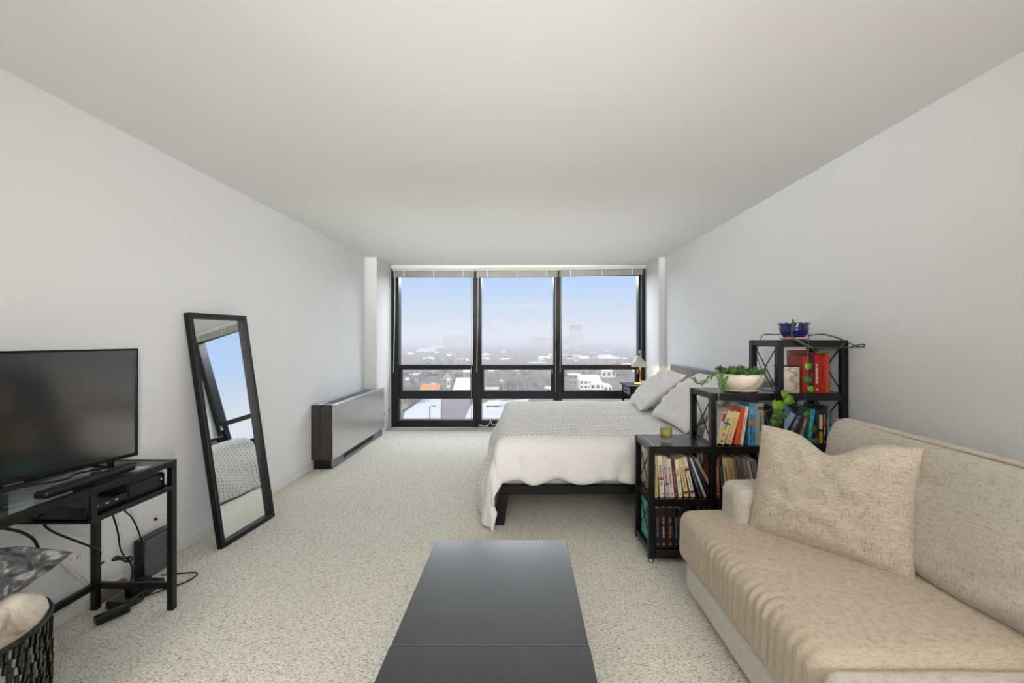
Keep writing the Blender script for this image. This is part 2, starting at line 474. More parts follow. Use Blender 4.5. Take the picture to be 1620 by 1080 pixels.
# ------------------------------------------------------------------ window: three bays, black frames
def zY(py, Y=YW): return CAMZ - (py - 536) / F * Y
def xY(px, Y=YW): return (px - 827) / F * Y
bays = [(632, 748.5), (761.5, 875.5), (888.5, 1009)]
YF0, YF1 = YW - .035, YW + .10
GL = YW + .03
zt0, zt1, zt2, zt3 = zY(577), zY(584.5), zY(618), zY(630)
zs = zY(664)
wx0, wx1 = CLX, CRX
for i, (a, b) in enumerate(bays):
    w = bpy.data.objects.new('window_%d' % (i + 1), None); COL.objects.link(w)
    xa, xb = xY(a), xY(b)
    w.location = ((xa + xb) / 2, YW, 0); WM[w.name] = Matrix.Translation(w.location)
    struct(w)
    la = wx0 if i == 0 else (xY(bays[i - 1][1]) + xa) / 2
    lb = wx1 if i == 2 else (xb + xY(bays[i + 1][0])) / 2 if i < 2 else wx1
    fr = MB()
    fr.box(la, xa, YF0 - .02, YF1, 0, ZC)
    fr.box(xb, lb, YF0 - .02, YF1, 0, ZC)
    fr.build('side_post', M['frame_black'], w, bevel=.004, seg=1)
    bx('head_rail', xa, xb, YF0, YF1, 2.33, ZC, M['frame_black'], w, bevel=.004)
    bx('upper_rail', xa, xb, YF0 - .01, YF1, zt1, zt0, M['frame_black'], w, bevel=.004)
    bx('middle_rail', xa, xb, YF0 - .02, YF1, zt3, zt2, M['frame_black'], w, bevel=.004)
    bx('sill_rail', xa, xb, YF0 - .02, YF1, 0, zs, M['frame_black'], w, bevel=.004)
    sash = MB()
    sash.box(xa, xa + .04, YF0 + .01, GL + .02, zt2, zt1); sash.box(xb - .04, xb, YF0 + .01, GL + .02, zt2, zt1)
    sash.build('sash', M['frame_black'], w, bevel=.002, seg=1)
    # slim bright metal bead inside the lowest panes
    bd = MB(); bd.box(xa, xb, GL - .03, GL - .01, zs, zs + .018)
    bd.build('bead', M['silver'], w)
    bd = MB(); bd.box(xa + .012, xa + .022, GL - .03, GL - .01, zs + .018, zt3)
    bd.build('bead', M['silver'], w)
    for (z0, z1) in ((zt0, 2.33), (zt2, zt1), (zs, zt3)):
        g = MB(); g._add([(xa, GL, z0), (xb, GL, z0), (xb, GL, z1), (xa, GL, z1)], [(0, 1, 2, 3)])
        g.build('pane', M['glass'], w)
    bx('latch', xb - .03, xb - .018, YF0 - .045, YF0 - .01, zt1 - .06, zt1 + .02, M['silver'], w)
    # glazed ledge of the sash handles
# raised blinds: one per bay
bl = [(622, 751, 424.5, 438.5, 424.5, 438.5), (752.5, 883, 424, 439, 423.5, 438), (883.5, 1018, 423.5, 438, 421, 434)]
YBl = 6.93
lab = ['raised grey venetian blind over the left window bay', 'raised grey venetian blind over the middle window bay', 'raised grey venetian blind over the right window bay, nearest the bedside lamp']
for i, (a, b, tl, bl_, tr, br) in enumerate(bl):
    xa, xb = xY(a, YBl), xY(b, YBl)
    t = thing('venetian_blind', ((xa + xb) / 2, YBl, zY(bl_, YBl)), lab[i], 'blind', 'raised window blinds')
    def sheared(z0l, z1l, z0r, z1r, y0, y1, x0=xa, x1=xb):
        m = MB()
        vs = [(x0, y0, z0l), (x1, y0, z0r), (x0, y1, z0l), (x1, y1, z0r), (x0, y0, z1l), (x1, y0, z1r), (x0, y1, z1l), (x1, y1, z1r)]
        m._add(vs, [(0, 2, 3, 1), (4, 5, 7, 6), (0, 1, 5, 4), (2, 6, 7, 3), (0, 4, 6, 2), (1, 3, 7, 5)])
        return m
    zl1, zl0, zr1, zr0 = zY(tl, YBl), zY(bl_, YBl), zY(tr, YBl), zY(br, YBl)
    hr = sheared(zl1 - .042, zl1, zr1 - .042, zr1, YBl - .03, YBl + .03).build('head_rail', M['blind_light'], t, bevel=.003, seg=1)
    st = MB()
    nsl = 16
    for k in range(nsl):
        f0 = k / nsl; f1 = (k + .62) / nsl
        L0, L1 = zl0, zl1 - .048; R0, R1 = zr0, zr1 - .048
        vs = []
        ww = .024 + .003 * ((k * 7) % 3 - 1)
        for (fz) in (f0, f1):
            for y in (YBl - ww, YBl + ww):
                vs += [(xa + .012, y, L0 + (L1 - L0) * fz), (xb - .012, y, R0 + (R1 - R0) * fz)]
        st._add(vs, [(0, 2, 3, 1), (4, 5, 7, 6), (0, 1, 5, 4), (2, 6, 7, 3), (0, 4, 6, 2), (1, 3, 7, 5)])
    so = st.build('slat_stack', M['blind'], t); so['kind'] = 'stuff'
    wd = xb - xa
    for fx in (.14, .5, .86):
        x = xa + wd * fx
        m = MB()
        dx = random.uniform(-.01, .03) if fx == .5 else 0
        zt = zl1 + (zr1 - zl1) * fx - .035; zb = zl0 + (zr0 - zl0) * fx
        m.bar((x, YBl - .034, zt), (x + dx, YBl - .034, zb), .011, .004)
        m.build('ladder_tape', M['white_plastic'], t)
    m = MB(); m.tube([(xa + .04, YBl - .045, zl1 - .04), (xa + .035, YBl - .05, 1.6), (xa + .02, YBl - .05, zY(588, YBl))], .0075, 6)
    m.build('tilt_wand', M['blind_light'], t, smooth=True)
    m = MB()
    zb = [.13, .55, 1.0][i]
    m.tube([(xb - .045, YBl - .045, zr1 - .04), (xb - .045, YBl - .05, zb)], .0032, 5)
    m.build('lift_cord', M['blind_light'], t, smooth=True)

# ================================================================== fan coil unit on the left wall
fx1 = -1.952
t = thing('fan_coil_unit', (-2.07, 5.48, 0), 'long brushed steel heating and cooling cabinet on the left wall by the window', 'heater')
bx('end_cap', XL + .001, XL + .09, 4.685, 4.72, .1, .664, M['dark_steel'], t, .002)
tag(bx('end_cap', XL + .093, fx1 - .012, 4.685, 4.72, .1, .664, M['dark_steel'], t, .002), 'dark brown steel end panel')
m = MB(); m.box(XL + .001, fx1 - .014, 4.72, 6.27, .1, .655); m.build('casing', M['dark_steel'], t)
m = MB()
m.box(fx1 - .012, fx1, 4.69, 6.42, .098, .664)
m.build('front_panel', M['steel'], t, bevel=.003, seg=1)
m = MB(); m.box(XL + .001, XL + .07, 4.69, 6.27, .655, .668); m.box(fx1 - .05, fx1 - .012, 4.69, 6.27, .655, .666)
m.box(XL + .07, fx1 - .05, 4.69, 4.80, .655, .664); m.box(XL + .07, fx1 - .05, 6.16, 6.27, .655, .664)
m.build('top_panel', M['silver'], t, bevel=.001, seg=1)
g = MB()
for k in range(9):
    y = XL + .078 + k * .011
    g.box(y, y + .005, 4.80, 6.16, .648, .662)
o = g.build('air_grille', M['grey_vent'], t); o['kind'] = 'stuff'
m = MB(); m.box(XL + .02, fx1 - .03, 4.71, 6.25, .0, .1); m.build('plinth', M['black_matte'], t)
m = MB(); m.box(fx1 - .03, fx1 - .018, 4.71, 5.0, .02, .098); m.box(fx1 - .03, fx1 - .018, 6.0, 6.38, .02, .098); m.box(fx1 - .03, fx1 - .016, 4.71, 6.38, .0, .035)
m.build('kick_plate', M['grey_vent'], t)

# ================================================================== leaning mirror
bl3 = Vector((-1.957, 2.925, 0)); br3 = Vector((-1.912, 3.44, 0))
tl3 = Vector((-2.156, 2.915, 1.516)); tr3 = Vector((-2.154, 3.46, 1.512))
t = thing('leaning_mirror', ((bl3 + br3) / 2), 'tall black framed mirror leaning against the left wall', 'mirror')
ex = (br3 - bl3).normalized()
ez = ((tl3 + tr3) / 2 - (bl3 + br3) / 2); H = ez.length; ez.normalize()
ex = (ex - ez * ex.dot(ez)).normalized()
en = ex.cross(ez).normalized()          # faces the room
if en.x < 0: en = -en
Wd = .535
c0 = (bl3 + br3) / 2
def mp(u, v, w): return c0 + ex * u + ez * v + en * w
def mbox(m, u0, u1, v0, v1, w0, w1):
    vs = [mp(u, v, w) for w in (w0, w1) for v in (v0, v1) for u in (u0, u1)]
    m._add(vs, [(0, 2, 3, 1), (4, 5, 7, 6), (0, 1, 5, 4), (2, 6, 7, 3), (0, 4, 6, 2), (1, 3, 7, 5)])
d0, d1, fw = -.002, .030, .030
for (a, b, c, d) in ((-Wd / 2, -Wd / 2 + fw, 0, H), (Wd / 2 - fw, Wd / 2, 0, H), (-Wd / 2 + fw, Wd / 2 - fw, 0, fw), (-Wd / 2 + fw, Wd / 2 - fw, H - fw, H)):
    m = MB(); mbox(m, a, b, c, d, d0, d1 + .008); m.build('frame_rail', M['black_matte'], t, bevel=.002, seg=1)
m = MB(); mbox(m, -Wd / 2 + fw, Wd / 2 - fw, fw, H - fw, .0, .008)
m.build('mirror_glass', M['mirror'], t)

# ================================================================== bed
bY0, bY1 = 3.29, 5.28
BX0, BX1 = -.17, 1.86
t = thing('bed', ((BX0 + BX1) / 2, (bY0 + bY1) / 2, 0), 'low black platform bed with a white mattress, standing head to the right wall', 'bed')
for y0, y1 in ((bY0, bY0 + .035), (bY1 - .035, bY1)):
    bx('side_rail', BX0, BX1, y0, y1, .225, .29, M['black_matte'], t, .004)
bx('end_rail', BX0, BX0 + .035, bY0 + .035, bY1 - .035, .225, .29, M['black_matte'], t, .004)
bx('end_rail', BX1 - .035, BX1, bY0 + .035, bY1 - .035, .225, .29, M['black_matte'], t, .004)
for y in (bY0, bY1 - .07):
    for x in (BX0, BX1 - .07):
        s_ = -1 if x < 1 else 1
        m = MB()
        vs = [(x + (0 if s_ < 0 else .0) - .05 * (1 if s_ < 0 else 0), y, 0), (x + .035, y, 0), (x + .035, y + .06, 0), (x - .05 * (1 if s_ < 0 else 0), y + .06, 0),
              (x, y, .225), (x + .07, y, .225), (x + .07, y + .06, .225), (x, y + .06, .225)]
        m._add(vs, [(3, 2, 1, 0), (4, 5, 6, 7), (0, 1, 5, 4), (1, 2, 6, 5), (2, 3, 7, 6), (3, 0, 4, 7)])
        m.build('leg', M['black_matte'], t, bevel=.003, seg=1)
for k in range(10):
    x = BX0 + .12 + k * .195
    bx('slat', x, x + .08, bY0 + .035, bY1 - .035, .262, .28, M['wood_brown'], t)
m = MB(); m.rbox(((BX1 - BX0) / 2 - .02, (bY1 - bY0) / 2 - .03, .145), .04, TRS(((BX0 + BX1) / 2, (bY0 + bY1) / 2, .425)), 10)
m.build('mattress', M['mattress'], t, smooth=True)
tag(bx('headboard', 1.90, 1.955, 3.25, 5.86, .0, 1.022, M['headboard'], None, .006), 'wide grey flat headboard panel against the right wall behind the pillows', 'headboard')

# duvet: a draped sheet
def duvet():
    top = .612
    ax0, ay0, ay1 = BX0 + .06, bY0 + .07, bY1 - .06      # where the cloth starts to turn down
    oa, ob = .70, .37                                     # overhang: foot, sides
    ux1 = 1.50
    nu, nv = 150, 150
    bm = bmesh.new(); uvl = bm.loops.layers.uv.new('UVMap')
    Ltot = (ux1 - ax0) + oa; Wtot = (ay1 - ay0) + 2 * ob
    V = []; UV = {}
    def prof(a, rad, reach):
        """overhang length a -> (outward, drop)"""
        if a <= 0: return 0, 0
        q = rad * math.pi / 2
        if a < q:
            th = a / rad; return rad * math.sin(th), rad * (1 - math.cos(th))
        e = a - q
        return rad + reach * (1 - math.exp(-e / .25)), rad + e
    for i in range(nu + 1):
        row = []
        a = oa - i / nu * Ltot
        for j in range(nv + 1):
            s = j / nv * Wtot
            bN = ob - s; bF = s - (Wtot - ob)
            b = max(bN, bF, 0)
            aa = max(a, 0)
            # wobble of the hang with distance
            n1 = noise.noise(Vector((i * .055, j * .05, 1.3)))
            n2 = noise.noise(Vector((i * .13, j * .13, 4.1)))
            x = ax0 + max(0, -a); y = ay0 + min(max(s - ob, 0), ay1 - ay0)
            oX, dX = prof(aa, .10, .13)
            oY, dY = prof(b, .11, .04)
            drop = (dX ** 2.2 + dY ** 2.2) ** (1 / 2.2)
            x -= oX; y += (-oY if bN > 0 else oY if bF > 0 else 0)
            z = top - drop
            w = min(1, aa / .3 + b / .3)
            x -= .035 * n1 * w; z += .010 * n1 * (1 - w) + .004 * n2
            if b > 0 and bN > 0:
                fold = math.sin(x * 15 + 5 * n1 + 3 * noise.noise(Vector((x * 2, 3, 1)))) * .45 + .7 * noise.noise(Vector((x * 8 + z * 5, z * 3, 7)))
                y -= (.012 + .055 * fold) * min(1, b / .36) ** 1.6
                z += .030 * noise.noise(Vector((x * 6, .3, 9))) * min(1, b / .35)
                # rolled-in puffy hem
                if b > ob - .05 and aa < .12: y += (b - (ob - .05)) * .9; z += (b - (ob - .05)) * .8
            if aa > 0 and bN > 0: x += .11 * (b / ob) * min(1, aa / .5)
            if aa > 0:
                x -= .02 * math.sin(y * 11 + 3 * n1) * min(1, aa / .4)
            # wrinkles by the pillows and quilting ripples along the stitch rows
            if b <= 0 and aa <= 0:
                z += .0035 * math.sin(s * 2 * math.pi / .086) * .6
                k = max(0, (x - .5)) / 1.0
                z += .010 * k * noise.noise(Vector((x * 4.5, y * 14, 2)))
            z += .012 * noise.noise(Vector((x * 2.2, y * 2.2, 5)))
            z = max(z, .012 + .01 * abs(n2))
            row.append(bm.verts.new((x, y, z))); UV[row[-1]] = (i / nu * Ltot, s)
        V.append(row)
    for i in range(nu):
        for j in range(nv):
            f = bm.faces.new((V[i][j], V[i + 1][j], V[i + 1][j + 1], V[i][j + 1])); f.smooth = True
            for l in f.loops: l[uvl].uv = UV[l.vert]
    c = Vector((.7, 4.3, .6)); bm.transform(Matrix.Translation(-c))
    me = bpy.data.meshes.new('duvet'); bm.to_mesh(me); bm.free(); me.materials.append(M['duvet'])
    o = bpy.data.objects.new('duvet', me); COL.objects.link(o); o.location = c
    sd = o.modifiers.new('thick', 'SOLIDIFY'); sd.thickness = .022; sd.offset = 1; sd.use_rim = True
    return tag(o, 'white duvet with rows of grey stitched dashes, draped over the bed', 'duvet')
duvet()

def pillow_mesh(m, w, h, th, mat, n=26, pinch=.06, dip=0, seed=0, wr=.006, powr=2.6):
    """sewn pillow: two bellies meeting in one seam; local x width, z height, y thickness"""
    grid = {}
    for side in (-1, 1):
        for i in range(n + 1):
            for j in range(n + 1):
                u = -1 + 2 * i / n; v = -1 + 2 * j / n
                u = math.sin(u * math.pi / 2) * .35 + u * .65; v = math.sin(v * math.pi / 2) * .35 + v * .65
                edge = i in (0, n) or j in (0, n)
                key = (0 if edge else side, i, j)
                if key in grid: continue
                tu = 1 - abs(u) ** powr; tv = 1 - abs(v) ** powr
                T = th / 2 * max(0, tu * tv) ** .55
                x = u * w / 2 * (1 - pinch * (1 - v * v)); z = v * h / 2 * (1 - pinch * (1 - u * u))
                if dip and v > 0: z -= dip * math.exp(-(u / .33) ** 2) * v ** 3
                q = Vector((u * 2.3 + seed, v * 2.3, side * 1.7))
                T += wr * noise.noise(q * 1.7) * (tu * tv) * 3
                T += wr * 1.3 * math.sin(14 * u + 7 * v + 5 * noise.noise(q)) * max(0, tu * tv) ** .5 * max(0, noise.noise(q + Vector((3, 9, 1))) + .15)
                if edge: T = 0
                grid[key] = m.bm.verts.new(mat @ Vector((x, side * T, z)))
    for side in (-1, 1):
        for i in range(n):
            for j in range(n):
                q = []
                for ii, jj in ((i, j), (i + 1, j), (i + 1, j + 1), (i, j + 1)):
                    e = ii in (0, n) or jj in (0, n)
                    q.append(grid[(0 if e else side, ii, jj)])
                if side > 0: q = q[::-1]
                m.bm.faces.new(q)
# pillow local x runs along world Y; lean back towards the headboard (+X)
def bed_pillow(cy, bxx, lean, w, h, th, seed, label, z0=.60, rz=0, zr=0):
    up = Vector((math.cos(lean), 0, math.sin(lean)))       # direction of pillow height
    c = Vector((bxx, cy, z0)) + up * h / 2 
    nrm = Vector((-math.sin(lean), 0, math.cos(lean)))
    rot = Matrix((( 0, -nrm.x * -1, up.x), (1, 0, 0), (0, nrm.z, up.z))).to_4x4()
    mt = Matrix.Translation(c + nrm * th * .38) @ Matrix.Rotation(rz, 4, 'Z') @ rot
    m = MB(); pillow_mesh(m, w, h, th, mt, n=44, seed=seed, wr=.019)
    o = m.build('bed_pillow', M['pillow'], smooth=True)
    return tag(o, label, 'pillow', 'pillows on the bed')
bed_pillow(4.70, 1.20, R(38), .74, .56, .20, 3, 'white bed pillow on the window side, leaning towards the headboard', rz=R(-6))
bed_pillow(3.70, 1.22, R(40), .84, .58, .22, 11, 'white bed pillow nearest the bookshelf, leaning towards the headboard', rz=R(1))

# ================================================================== nightstand and lamp
t = thing('nightstand', (1.62, 6.30, 0), 'small black side table with one drawer, in the corner by the window', 'nightstand')
bx('tabletop', 1.405, 1.835, 6.02, 6.60, .70, .722, M['black_metal'], t, .003)
bx('body', 1.45, 1.80, 6.06, 6.56, .58, .70, M['black_metal'], t, .002)
dr = bx('drawer', 1.435, 1.45, 6.12, 6.50, .595, .69, M['grey_vent'], t, .002)
m = MB(); m.tube([(1.436, 6.31, .642), (1.415, 6.31, .642)], .013, 10); m.build('knob', M['black_plastic'], dr, smooth=True)
for x in (1.43, 1.78):
    for y in (6.045, 6.535):
        m = MB(); m.bar((x + .015, y + .015, 0), (x + .015, y + .015, .70), .032); m.build('leg', M['black_metal'], t)
lx, ly, lz = 1.625, 6.30, .722
t = thing('desk_lamp', (lx, ly, lz), 'off white dome lamp on a brass pole, on the black side table by the window', 'lamp')
m = MB(); m.lathe([(0, 0), (.085, 0), (.087, .008), (.08, .02), (.03, .026), (0, .026)], (lx, ly, lz), 28)
m.build('base', M['brass'], t, smooth=True)
m = MB(); m.tube([(lx, ly, lz + .02), (lx, ly, lz + .37), (lx + .005, ly, lz + .41)], .0105, 10); m.build('pole', M['brass'], t, smooth=True)
sc = Vector((lx - .035, ly - .07, 0))
m = MB()
m.lathe([(.105, .245), (.103, .262), (.088, .31), (.055, .345), (.035, .37), (.030, .40), (.0, .405)], (sc.x, sc.y, lz), 28)
m.lathe([(.0, .40), (.026, .396), (.031, .37), (.051, .342), (.084, .307), (.099, .262), (.101, .245)], (sc.x, sc.y, lz), 28)
m.build('lamp_shade', M['lamp_white'], t, smooth=True)
m = MB(); m.tube([(sc.x, sc.y, lz + .40), (sc.x, sc.y, lz + .425)], .016, 10); m.build('shade_joint', M['black_plastic'], t, smooth=True)
m = MB(); m.tube([(sc.x, sc.y, lz + .42), (sc.x + .01, sc.y + .01, lz + .455), (sc.x + .025, sc.y + .03, lz + .46), (sc.x + .035, sc.y + .05, lz + .43), (lx + .005, ly, lz + .40)], .006, 8, 5)
m.build('arm', M['lamp_white'], t, smooth=True)
m = MB(); m.lathe([(0, .27), (.02, .275), (.026, .295), (.02, .315), (.012, .33), (0, .335)], (sc.x, sc.y, lz), 14)
bulb, bn, bb = newmat('lamp_bulb_lit'); bb.inputs['Emission Color'].default_value = (1, .72, .38, 1); bb.inputs['Emission Strength'].default_value = 12
m.build('bulb', bulb, t, smooth=True)
pl = bpy.data.lights.new('lamp_light', 'POINT'); pl.energy = 6.5; pl.color = (1, .70, .36); pl.shadow_soft_size = .03
po = bpy.data.objects.new('lamp_light', pl); po.location = (sc.x, sc.y, lz + .255); COL.objects.link(po)

# ================================================================== coffee table
TX0, TX1, TY1, TYS, TY0, TH = -.400, .200, 2.10, 1.377, .90, .42
t = thing('coffee_table', ((TX0 + TX1) / 2, (TY0 + TY1) / 2, 0), 'low dark stained wooden coffee table with a two panel top', 'table')
bx('top_panel', TX0, TX1, TYS + .0015, TY1, TH - .028, TH, M['table_a'], t, .002)
bx('top_panel', TX0 - .002, TX1 + .002, TY0, TYS - .0015, TH - .028, TH, M['table_b'], t, .002)
bx('apron', TX0 + .02, TX1 - .02, TY0 + .02, TY1 - .02, .20, TH - .028, M['table_b'], t, .002)
for x in (TX0 + .02, TX1 - .08):
    for y in (TY0 + .02, TY1 - .08):
        bx('leg', x, x + .06, y, y + .06, 0, .20, M['table_b'], t, .002)

# ================================================================== sofa
t = thing('sofa', (1.40, 1.5, 0), 'large beige linen sofa along the right wall with loose seat and back cushions', 'sofa')
def soft(amp, freq, seed=0):
    return lambda p, d: d * amp * noise.noise(Vector((p.x * freq + seed, p.y * freq, p.z * freq)))
m = MB(); m.rbox((.545, 1.08, .09), .05, TRS((1.40, 1.325, .115)), 26, soft(.006, 3))
m.build('base', M['sofa_base'], t, smooth=True)
for x in (.93, 1.85):
    for y in (.35, 2.3): bx('foot', x, x + .05, y, y + .05, 0, .035, M['black_matte'], t)
def arm_disp(p, d): return d * .006 * noise.noise(p * 4)
m = MB(); m.rbox((.26, .098, .215), .05, TRS((1.29, 2.288, .41)), 18, arm_disp)
m.build('arm', M['sofa'], t, smooth=True)
m = MB(); m.rbox((.26, .098, .215), .05, TRS((1.29, .345, .41)), 18, arm_disp)
m.build('arm', M['sofa'], t, smooth=True)
m = MB(); m.rbox((.10, 1.06, .30), .05, TRS((1.855, 1.33, .47)), 20, arm_disp)
m.build('back_frame', M['sofa'], t, smooth=True)
def seat_disp(p, d):
    o = Vector((0, 0, 0))
    # crown of the cushion
    if d.z > .3: o.z += .012 * (1 - min(1, (abs(p.x) / .33) ** 2)) * (1 - min(1, (abs(p.y) / .68) ** 4))
    front = max(0, (-p.x - .27) / .10)
    if front > 0 and p.y < .45:
        # gathered pleats over the front edge
        k = math.sin(p.y * 128 + p.z * 10 + 3.0 * noise.noise(Vector((p.y * 5, p.z * 6, 0)))) * (.55 + .6 * noise.noise(Vector((p.y * 6, 3, 1))))
        o += d * .0085 * k * (.35 + .9 * abs(noise.noise(Vector((p.y * 9, 7, 2)))) * 1.6) * min(1, front) * (1 if p.z < .06 else max(.25, 1 - (p.x + .36) / .09)) * max(0, min(1, (.40 - p.y) / .2)) * max(0, min(1, (p.z + .10) / .07))
    o += d * .009 * noise.noise(Vector((p.x * 3.5, p.y * 3.5, p.z * 3.5 + 2)))
    return o
m = MB(); m.rbox((.392, .588, .130), .062, TRS((1.218, 1.853, .318)), 150, seat_disp)
m.build('seat_cushion', M['sofa_seat'], t, smooth=True)
m = MB(); m.rbox((.40, .41, .13), .045, TRS((1.205, .842, .325)), 60, soft(.006, 3.5, 5))
tag(m.build('seat_cushion', M['sofa'], t, smooth=True), 'paler near seat cushion')
def back_disp(p, d):
    o = d * .014 * noise.noise(Vector((p.x * 3, p.y * 2.6, p.z * 3.2)))
    if d.x < -.3:
        o.x -= .03 * (1 - min(1, (p.y / .58) ** 4)) * (1 - min(1, (p.z / .26) ** 2))
        k = math.sin(p.z * 46 + 5 * noise.noise(Vector((p.y * 2.5, p.z * 2, 8))) + p.y * 5)
        a = max(0, noise.noise(Vector((p.y * 2.2, p.z * 1.8, 4))) + .12)
        o.x -= .022 * k * a * (1 if p.z < .12 else .3)
    # piped seam round the front face
    return o
def back_cushion(cy, hy):
    mt = TRS((1.655, cy, .672), 0, R(15), 0)
    m = MB(); m.rbox((.125, hy, .262), .07, mt, 70, back_disp)
    b = m.build('back_cushion', M['sofa'], t, smooth=True)
    s = MB()
    pts = []
    hz = .262 - .022; hyy = hy - .022; xx = -.125 + .020
    for k in range(40):
        y = -hyy + 2 * hyy * k / 39
        pts.append(mt @ Vector((xx - .004, y, hz - .0 + .004)))
    s.tube(pts, .0035, 6)
    s.build('piping', M['sofa_seat'], b, smooth=True)
back_cushion(1.80, .575)
back_cushion(.76, .455)

# throw pillow
bl_ = Vector((1.075, 2.145, .435)); br_ = Vector((1.425, 1.700, .435))
e = (br_ - bl_); wdt = e.length; e.normalize()
nb = Vector((-e.y, e.x, 0))
if nb.y < 0: nb = -nb
tilt = R(16)
up = (Vector((0, 0, 1)) * math.cos(tilt) + nb * math.sin(tilt)).normalized()
nn = e.cross(up).normalized()
if nn.y > 0: nn = -nn     # toward the viewer
hgt = .50
c = (bl_ + br_) / 2 + up * hgt / 2 + Vector((0, 0, .0)) + nb * .03
mt = Matrix.Translation(c) @ Matrix(((e.x, -nn.x, up.x), (e.y, -nn.y, up.y), (e.z, -nn.z, up.z))).to_4x4()
m = MB(); pillow_mesh(m, .62, .51, .20, mt, n=60, pinch=.035, dip=.085, seed=5, wr=.006, powr=3.2)
tag(m.build('throw_pillow', M['throw'], smooth=True), 'square beige woven throw pillow with a dented top, on the sofa seat', 'pillow')

# ================================================================== stepped bookshelf
SY0, SY1 = 2.73, 3.08
px_ = [.757, 1.128, 1.530, 1.917]      # left faces of the post pairs
pw = .037
ztier = [.08, .385, .702, 1.019, 1.340]
tops = [.702, 1.019, 1.340]
t = thing('stepped_bookshelf', (1.36, 2.9, 0), 'black stepped bookshelf of three rising bays between the sofa and the bed', 'bookshelf')
post_h = [.702, 1.019, 1.340, 1.340]
for x, h in zip(px_, post_h):
    for y0, y1 in ((SY0, SY0 + pw), (SY1 - pw, SY1)):
        p_ = bx('post', x, x + pw, y0, y1, .025, h, M['black_metal'], t, .002)
        m = MB(); m.lathe([(0, 0), (.014, 0), (.015, .012), (.008, .026), (0, .026)], (x + pw / 2, (y0 + y1) / 2, 0), 12)
        m.build('foot', M['silver'], p_, smooth=True)
for i in range(3):
    xa, xb = px_[i] + pw, px_[i + 1]
    for k, z in enumerate(ztier):
        if z > tops[i] + .001: continue
        th = .042 if k else .05
        nm = 'top_panel' if abs(z - tops[i]) < .001 else 'shelf_board'
        bx(nm, xa, xb, SY0 + .002, SY1 - .002, z - th, z, M['shelf_wood'], t, .002)
# cover strips that run past the posts at each top
for i, (x, h) in enumerate(zip(px_, post_h)):
    zz = [z for z in ztier if z <= h + .001]
    for z in zz: bx('side_rail', x + .004, x + pw - .004, SY0 + pw, SY1 - pw, z - .035, z - .001, M['black_metal'], t)
    for a, b in zip(zz, zz[1:]):
        for sgn in (0, 1):
            m = MB()
            ya, yb = (SY0 + pw, SY1 - pw) if sgn else (SY1 - pw, SY0 + pw)
            xx = x + pw / 2 + (.003 if sgn else -.003)
            m.tube([(xx, ya, a + .005), (xx, yb, b - .037)], .0034, 6)
            m.build('brace_rod', M['black_metal'], t, smooth=True)

# ------------------------------------------------------------------ books
bookmats = {}
def bmat(c, rough=.45):
    if c not in bookmats: bookmats[c] = plain('book_cloth_' + c.lstrip('#'), c, rough, var=.05, scale=30)
    return bookmats[c]
def book(x, z, th, h, lean, col, label, group, depth=.19, y0=None, marks='t', mcol='#3a2d28', blocks=()):
    """spine towards the camera; lean in degrees, + leans right; x is the left lower corner"""
    y0 = SY0 + .035 if y0 is None else y0
    a = R(lean)
    lift = th * math.sin(a) if a > 0 else 0
    mt = Matrix.Translation((x, y0, z + lift + .0005)) @ Matrix.Rotation(a, 4, 'Y')
    base = Vector((x, y0, z))
    r = bpy.data.objects.new('book', None); COL.objects.link(r); r.location = base; r.empty_display_size = .03
    WM[r.name] = Matrix.Translation(base); tag(r, label, 'book', group)
    cb = .0025
    m = MB()
    m.box(0, cb, 0, depth, 0, h, mt); m.box(th - cb, th, 0, depth, 0, h, mt); m.box(cb, th - cb, 0, cb, 0, h, mt)
    m.build('cover', bmat(col), r)
    m = MB(); m.box(cb, th - cb, cb, depth - .004, .004, h - .004, mt); m.build('pages', M['pages'], r)
    m = MB(); rnd = random.Random(int(x * 1000) + int(z * 100))
    if marks == 't' or marks == 'l':
        # a line of small printed strokes up the spine
        n = int(h * .55 / .007); q = h * .25
        wch = th * (.34 if marks == 't' else .5)
        for k in range(n):
            if rnd.random() < .15: continue
            zz = q + k * .007
            xx = th * .5 - wch / 2
            m.box(xx, xx + wch * rnd.uniform(.6, 1), -.0006, .0002, zz, zz + .0045, mt)
        m.box(th * .35, th * .65, -.0006, .0002, h * .06, h * .06 + th * .35, mt)
        m.build('print', bmat(mcol), r)['kind'] = 'stuff'
    for (f0, f1, c2) in blocks:
        m2 = MB(); m2.box(.0004, th - .0004, -.0009, .0003, h * f0, h * f1, mt); m2.build('spine_band', bmat(c2), r)
    return r
KX = 2.77 / F
def BX(px): return (px - 827) * KX
def poly(x, th, h, lean):
    a = R(lean); lift = th * math.sin(a) if a > 0 else 0
    return [(x + u * math.cos(a) + w * math.sin(a), lift - u * math.sin(a) + w * math.cos(a)) for u, w in ((0, 0), (th, 0), (th, h), (0, h))]
def hit(p, q):
    for A_, B_ in ((p, q), (q, p)):
        for i in range(4):
            x0, z0 = A_[i]; x1, z1 = A_[(i + 1) % 4]; nx, nz_ = z1 - z0, x0 - x1
            pa = [x * nx + z * nz_ for x, z in A_]; pb = [x * nx + z * nz_ for x, z in B_]
            if max(pa) <= min(pb) or max(pb) <= min(pa): return False
    return True
